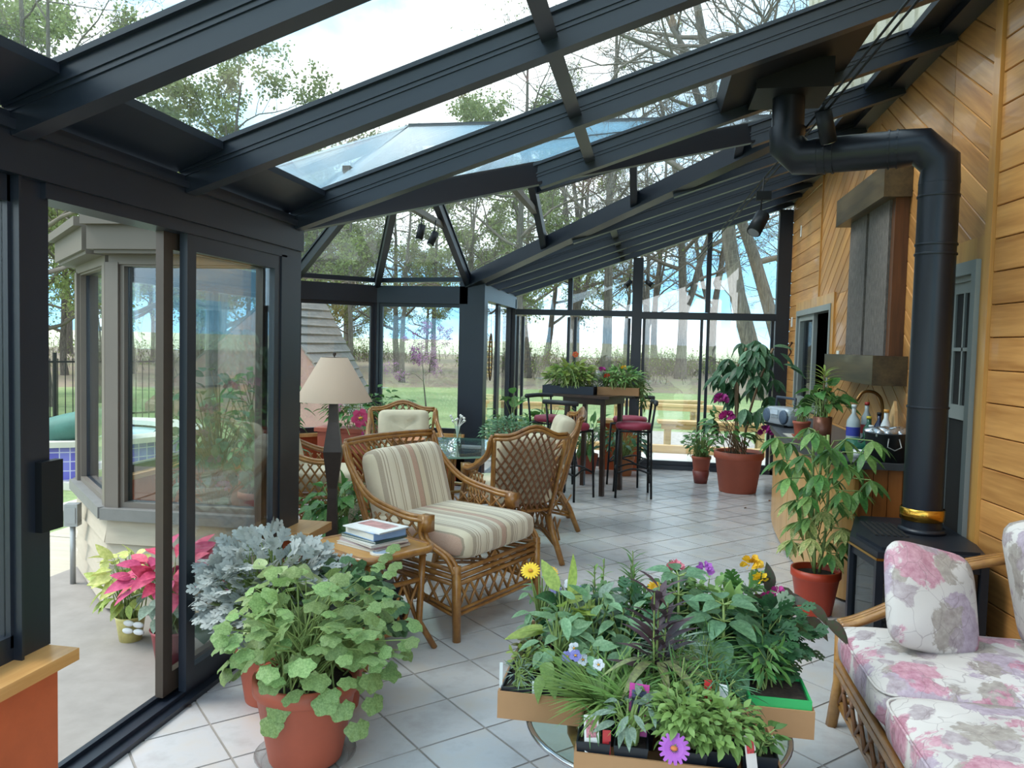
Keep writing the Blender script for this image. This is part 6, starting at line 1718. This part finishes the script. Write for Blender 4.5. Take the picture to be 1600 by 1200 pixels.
# --- poinsettias on the patio
rs = np.random.RandomState(14)
def poinsettia(nm, lab, loc, pm, gm, wrap, s=1.0, n=46):
    t = empty(nm, loc, 0, lab, 'plant'); MB().lathe([(.055*s, 0), (.075*s, .13*s), (.083*s, .15*s), (.075*s, .145*s), (.065*s, .10*s)], 20, cap1=False).build('wrapped_pot', wrap, t, True)
    MB().lathe([(.072*s, .115*s), (.001, .12*s)], 16, cap0=False, cap1=False).build('soil', SOIL, t)
    bushy(t, rs, leaf_mesh('bract', 'ovate', pm, 1, .5, .2, .25), n, (0, 0, .36*s), (.17*s, .14*s, .13*s), (0, 0, .12*s), (.08*s, .13*s), .1, STEM, None, .2, .02, .003, .5, 1, .6, 'bract')
    bushy(t, rs, leaf_mesh('leaf', 'ovate', gm, 1, .5, .2, .25), 26, (0, 0, .26*s), (.15*s, .13*s, .10*s), (0, 0, .12*s), (.08*s, .12*s), .5, None, None, .5, .02, .003, .5)
    return t
y1 = poinsettia('yellow_poinsettia', 'cream yellow poinsettia in a gold wrapped pot with a white bow outside', (-2.62, 3.62, -.012), POIY, G_LIME, mat('gold_foil_wrap', '#cbc07a', .4, .1, .15, 30), .95)
bw = MB()
for a in (-.5, .6, 2.4, 3.6): bw.sellip((.07+.035*math.cos(a), -.075, .10+.035*math.sin(a)), (.032, .012, .016), 1, 1, 10, 6, None)
bw.build('bow', mat('white_ribbon', '#d6d6d4', .4), y1, True)
poinsettia('pink_poinsettia', 'pink poinsettia in a dark red wrapped pot just outside the door glass', (-2.26, 3.42, -.012), POINK, G_GREY, mat('dark_red_foil', '#8a3038', .35, .2, .15, 20), 1.15, 60)
rbn = MB().slab([(-2.16, 3.36, .20), (-2.10, 3.45, .08), (-2.02, 3.42, .16), (-2.10, 3.36, .24)], .004).build('green_foil_leaf', mat('green_foil', '#2d6b4c', .3, .3), None); tag(rbn, 'piece of green foil wrap beside the pink poinsettia', 'foil')
# ================================================================== SMALL ITEMS
CZ = .906
# boombox
bb = empty('boombox', (1.19, 7.35, CZ), math.radians(-68), 'silver and blue portable stereo at the far end of the counter', 'radio')
SILV = mat('silver_plastic', '#b4b9bf', .35, .3, .05); SPK = mat('blue_grey_speaker_mesh', '#4e5d70', .6, 0, .2, 60)
bd = MB().sellip((0, 0, .085), (.20, .10, .085), .35, .45, 28, 12).build('body', SILV, bb, True)
for x in (-.135, .135): MB().lathe([(.062, 0), (.062, .012), (.05, .02), (.001, .022)], 24, cap1=False, M=Matrix.Translation((x, -.088, .088)) @ Matrix.Rotation(PI/2, 4, 'X')).build('speaker', SPK, bb, True)
MB().box(-.06, .06, -.108, -.09, .105, .145).build('display', mat('pale_display', '#cfd8e2', .3), bb)
bt_ = MB()
for k in range(5): bt_.box(-.055+k*.024, -.038+k*.024, -.108, -.092, .075, .092)
bt_.build('buttons', SILV, bb)
MB().box(-.17, .17, -.105, -.06, .0, .02).build('base_strip', BLACK, bb)
MB().tube([(-.15, 0, .15), (-.15, .01, .25), (.15, .01, .25), (.15, 0, .15)], .012, 8).build('carry_handle', mat('dark_handle', '#3a4250', .5), bb, True)
# small terracotta pot on saucer and papers
tag(MB().cbox((0, 0, .002), (.24, .30, .004)).build('newspaper', mat('newsprint', '#b9b4a8', .9, 0, .15, 30), None, False, (1.19, 6.50, CZ)), 'folded newspaper under the small pots on the counter', 'newspaper')
hp = empty('potted_herb', (1.17, 6.42, CZ+.005), 0, 'wispy herb in a small terracotta pot on a newspaper', 'plant')
MB().lathe([(.06, 0), (.075, .015), (.07, .015), (.055, .004)], 24, cap1=False).build('saucer', TERRA, hp, True)
pot_round(hp, .068, .048, .115, TERRA, .008)
bushy(hp, np.random.RandomState(1), leaf_arrays('linear', 1, .07, .1, .3, 3), 140, (0, 0, .19), (.10, .09, .08), (0, 0, .11), (.05, .08), .1, STEM, G_GREY, .5, .02, .002, .3, .3)
cp = empty('potted_dracaena', (1.24, 6.02, CZ), 0, 'mixed green plant in a tall copper brown cylinder pot on the counter', 'plant')
MB().lathe([(.062, 0), (.066, .20), (.060, .20), (.058, .17)], 24, cap1=False).build('pot', mat('copper_brown_pot', '#7b4a36', .35, .3, .1), cp, True)
MB().lathe([(.060, .175), (.001, .18)], 16, cap0=False, cap1=False).build('soil', SOIL, cp)
bushy(cp, np.random.RandomState(6), leaf_mesh('leaf', 'heart', G_MID, 1, .6, .2, .3), 34, (0, 0, .32), (.16, .15, .13), (0, 0, .18), (.09, .15), .3, STEM, None, .5, .02, .003, .4)
cp2 = MB(); cp2.tube([(0, 0, .18), (.0, .0, .50)], .007, 6); cp2.build('cane', STEMB, cp, True)
for k in range(34):
    a = k*2.4; leaf_obj(leaf_mesh('blade', 'lance', G_LIME, 1, .10, .2, .4), cp, (0, 0, .36+.005*k), (math.cos(a), math.sin(a), .3+.02*k), .16, (0, 0, 1))
# bottles
BOT = empty
def bottle(nm, lab, p, r, h, neck, body, cap, band=None):
    t = empty(nm, p, 0, lab, 'bottle', 'bottles on the counter')
    MB().lathe([(r*.95, 0), (r, .01), (r, h*.58), (r*.9, h*.66), (neck, h*.80), (neck, h*.95)], 18).build('glass_body', body, t, True)
    MB().lathe([(neck*1.25, h*.93), (neck*1.25, h)], 12).build('cap', cap, t, True)
    if band: MB().lathe([(r*1.015, h*.30), (r*1.015, h*.50)], 18, cap0=False, cap1=False).build('paper_label', band, t, True)
    return t
GREENB = mat('green_bottle_glass', '#1f4d38', .1, 0, .1); CLEARB = mat('milky_plastic', '#a9b3b5', .25, 0, .08); DKB = mat('dark_navy_bottle', '#1c2440', .15); RB = mat('red_label', '#9c2a2e', .5); WB = mat('white_label', '#cfd3d3', .5); YC_ = mat('yellow_cap', '#c9b43a', .5); BLB = mat('blue_label', '#37409a', .5); REDC = mat('red_cap', '#a5332c', .5)
bottle('plastic_bottle', 'tall cloudy plastic bottle with a blue band', (1.40, 5.80, CZ), .046, .31, .014, CLEARB, WB, BLB)
bottle('wine_bottle', 'bottle with a red label behind the cloudy one', (1.53, 5.98, CZ), .036, .32, .014, CLEARB, REDC, RB)
bottle('wine_bottle', 'green bottle with a yellow cap on the counter', (1.475, 5.70, CZ), .036, .24, .014, GREENB, YC_)
bottle('wine_bottle', 'dark navy bottle beside the white labelled one', (1.535, 5.68, CZ), .034, .27, .013, DKB, BLACK)
bottle('squeeze_bottle', 'white labelled bottle with an amber cap', (1.545, 5.56, CZ), .034, .30, .014, WB, mat('amber_cap', '#c58a3c', .5), BLB)
bottle('squeeze_bottle', 'short pale bottle with a cream cap', (1.53, 5.47, CZ), .034, .17, .016, mat('pale_blue_bottle', '#b5c3cf', .3), mat('cream_cap', '#cfc29a', .5))
bottle('wine_bottle', 'short green bottle at the front of the bottle group', (1.46, 5.58, CZ), .034, .19, .013, GREENB, WB, WB)
gb = MB().sellip((0, 0, .05), (.12, .10, .06), .9, .8, 20, 10); gbo = gb.build('green_bag', mat('crumpled_green_plastic', '#1d5a45', .25, 0, .3, 14, .8), None, True, (1.36, 5.50, CZ)); tag(gbo, 'crumpled dark green plastic bag in front of the bottles', 'bag')
tag(MB().lathe([(.035, 0), (.04, .05), (.038, .05), (.033, .005)], 18, cap1=False).build('white_cup', mat('white_cup', '#d5d7d6', .4), None, True, (1.32, 5.33, CZ)), 'small white cup on the front of the counter', 'cup')
# galvanised tub of cans
tbm = empty('galvanised_tub', (1.475, 5.255, CZ), 0, 'dark metal tub full of empty silver cans on the counter', 'tub')
TUBM = mat('dark_galvanised_tub', '#3c3e41', .35, .6, .2, 9)
MB().lathe([(.115, 0), (.135, .17), (.140, .175), (.135, .18), (.128, .17), (.11, .01)], 36, cap1=False).build('tub_shell', TUBM, tbm, True)
MB().lathe([(.127, .13), (.001, .13)], 24, cap0=False, cap1=False).build('tub_liner', DARK, tbm)
for s in (-1, 1): MB().tube([(s*.136+.0, -.03, .14), (s*.165, -.03, .11), (s*.165, .03, .11), (s*.136, .03, .14)], .005, 6).build('tub_handle', TUBM, tbm, True)
MB().tube([(-.03, -.133, .15), (-.04, -.15, .10), (0, -.155, .08), (.04, -.15, .10), (.03, -.133, .15)], .004, 6).build('ring_pull_handle', GALV, tbm, True)
CAN = mat('aluminium_can', '#b4b7ba', .25, .85, .1, 30)
rs = np.random.RandomState(3)
for k, (x, y) in enumerate(((-.07, -.05), (0, -.07), (.07, -.04), (-.08, .03), (.0, .0), (.075, .035), (-.03, .075), (.04, .08))):
    t = empty('drink_can', (1.475+x, 5.255+y, CZ+.172), 0, ['front left', 'front middle', 'front right', 'left side', 'central', 'right side', 'back left', 'back right'][k]+' empty silver can lying in the tub', 'can', 'silver cans in the tub')
    M = Matrix.Rotation(PI/2*.85, 4, 'X') if k % 2 else Matrix.Rotation(PI/2*.9, 4, 'Y')
    M = Matrix.Rotation(rs.uniform(0, 3), 4, 'Z') @ M @ Matrix.Translation((0, 0, -.05))
    MB().lathe([(.024, 0), (.031, .008), (.031, .095), (.026, .105), (.026, .108)], 16, cap1=False, M=M).build('can_body', CAN, t, True)
    MB().lathe([(.026, .106), (.001, .104)], 16, cap0=False, cap1=False, M=M).build('can_lid', CAN, t)
# wood paddle leaning on the wall, faucet
pdm = MB().prism([(-.045, 0), (.05, 0), (.055, .20), (.03, .30), (.0, .36), (-.03, .29), (-.05, .18)], 0, .018, Matrix.Rotation(PI/2, 4, 'X'))
po_ = pdm.build('cutting_board', wood_mat('pale_maple_board', '#d6b384', '#bb9160', .4, 8, 0, 2), None, False, (1.60, 5.62, CZ)); po_.rotation_euler = (0, .13, math.radians(-80)); tag(po_, 'pointed pale wooden board leaning on the wall behind the bottles', 'board')
fa = empty('faucet', (1.60, 5.86, CZ), 0, 'tall arched brass faucet behind the bottles', 'faucet')
OB = mat('aged_brass', '#7a5a34', .35, .8, .15, 10)
MB().lathe([(.03, 0), (.03, .02), (.018, .04)], 16).build('faucet_base', OB, fa, True)
MB().tube(curve([(0, 0, .03), (0, 0, .30), (-.05, -.02, .39), (-.14, -.05, .40), (-.19, -.07, .34)], 6), .011, 8).build('spout', OB, fa, True)
MB().tube([(0, .03, .10), (0, .08, .14)], .008, 6).build('lever', OB, fa, True)
hk = empty('tub_bail', (0, 0, 0)); bpy.data.objects.remove(hk)
# wall plates
def plate(nm, lab, y, z, w=.075, h=.12, toggle=True):
    t = empty(nm, (WX-.019, y, z), 0, lab, 'switch'); MB().cbox((-.004, 0, 0), (.008, w, h)).build('cover_plate', WHITE, t)
    if toggle: MB().cbox((-.010, 0, 0), (.010, .012, .03)).build('toggle', WHITE, t)
plate('light_switch', 'white switch plate on the far siding left of the sliding window', 10.12, 1.93)
plate('wall_outlet', 'small white plate high on the far horizontal siding', 9.75, 2.98, .05, .13, False)
plate('thermostat', 'white control plate between sliding window and trough', 7.62, 1.52, .09, .14)
hkk = empty('iron_hook_ornament', (WX-.02, 10.05, 1.56), 0, 'small dark iron ornament hanging on the far siding', 'ornament')
MB().tube(curve([(0, 0, .12), (-.03, .0, .06), (-.012, 0, 0), (-.04, 0, -.06), (-.01, 0, -.12)], 5), .010, 6).build('scroll', mat('rusty_iron', '#4a3226', .7, .3), hkk, True)
MB().lathe([(.022, 0), (.022, .006)], 12, (0, 0, .12), M=None).build('hook_plate', BLACK, hkk)
# beaded suncatcher at the bay post
sc_ = empty('suncatcher', (-1.845, 8.98, 1.42), 0, 'oval amber beaded suncatcher hanging on the glass beside the bay post', 'ornament')
MB().tube([(0, .075*math.cos(a), .27*math.sin(a)) for a in [2*PI*k/30 for k in range(30)]], .009, 6, closed=True).build('ring', mat('dark_bronze', '#4b3622', .4, .5), sc_, True)
bd_ = MB()
for k in range(22): a = 2*PI*k/22; bd_.sellip((-.008, .058*math.cos(a), .23*math.sin(a)), (.010, .012, .014), 1, 1, 8, 5)
bd_.build('beads', mat('amber_beads', '#d8b36a', .15), sc_, True)
MB().tube([(0, 0, .27), (0, 0, .62)], .002, 4).build('cord', BLACK, sc_)
# track lights
def spot(lab, p, d, stem=None, L=.13, r=.033):
    t = empty('track_spotlight', p, 0, lab, 'lamp', 'black spotlights under the roof beams'); d = Vector(d).normalized()
    MB().tube([Vector((0, 0, 0)), d*L], r, 16).build('lamp_can', BLACK, t, True)
    MB().tube([d*L*.92, d*(L*1.0+.004)], r*.8, 16).build('lamp_face', mat('dim_lens', '#8c8f92', .2, .5), t)
    a = Vector((0, 0, stem or .08)); MB().tube([d*L*.4, a*.5+d*L*.2, a], .006, 6).build('stem', BLACK, t, True)
    return t
spot('spotlight on the left of the pair under the bay collar tie', (-2.02, 6.72, 2.60), (-.15, -.2, -1), .09)
spot('spotlight on the right of the pair under the bay collar tie', (-1.98, 7.02, 2.58), (-.35, -.35, -1), .11)
spot('single spotlight at the far left collar tie', (-2.02, 5.55, 2.62), (-.3, .1, -1), .08)
spot('left of two spotlights at the rear centre mullion', (-.30, 10.28, 2.42), (-.5, -.5, -.6), .10, .11)
spot('right of two spotlights at the rear centre mullion', (-.09, 10.28, 2.42), (.6, -.5, -.5), .10, .11)
cb = empty('track_cable', (0, 0, 0), 0, 'thin dark lighting cable running under the roof toward the far wall', 'cable')
CX = [(.98, 2.0, 2.96), (.90, 3.3, 2.90), (.82, 4.6, 2.84), (.74, 5.6, 2.78), (.62, 8.0, 2.74), (.50, 10.30, 2.70)]
MB().tube(curve(CX, 5), .006, 6).build('cable_line', BLACK, cb, True); MB().tube([p+Vector((.035, 0, .0)) for p in curve(CX, 5)], .006, 6).build('cable_line', BLACK, cb, True)
s1 = spot('big twin swivel spotlight hanging on the cable below the flue', (.73, 5.75, 2.52), (-.35, -.35, -.7), .26, .16, .05)
MB().box(-.05, .05, -.02, .02, .10, .16).build('swivel_bracket', BLACK, s1)
spot('black spotlight on the cable above the horizontal flue', (.84, 4.40, 2.84), (.25, .3, -.8), .04, .17, .042)
# dead leaves on the tiles
LF = mat('dry_leaf', '#6a4a34', .9)
for k, (x, y, lab) in enumerate(((-1.90, 2.98, 'dry leaf on the tile beside the door track'), (.98, 8.05, 'dark crumb of leaf on the floor in front of the big tub'), (1.28, 8.55, 'dry leaf scrap between tub and counter'), (-2.35, 2.75, 'dry leaf on the patio slab outside the door'))):
    V, F = leaf_arrays('ovate', .05 if k != 1 else .03, .028, .5, .3, 4)
    o = MB().add([tuple(v) for v in V], F).build('dry_leaf', LF, None, True, (x, y, .006 if k != 3 else -.006)); o.rotation_euler = (0, 0, k*1.3); tag(o, lab, 'leaf')
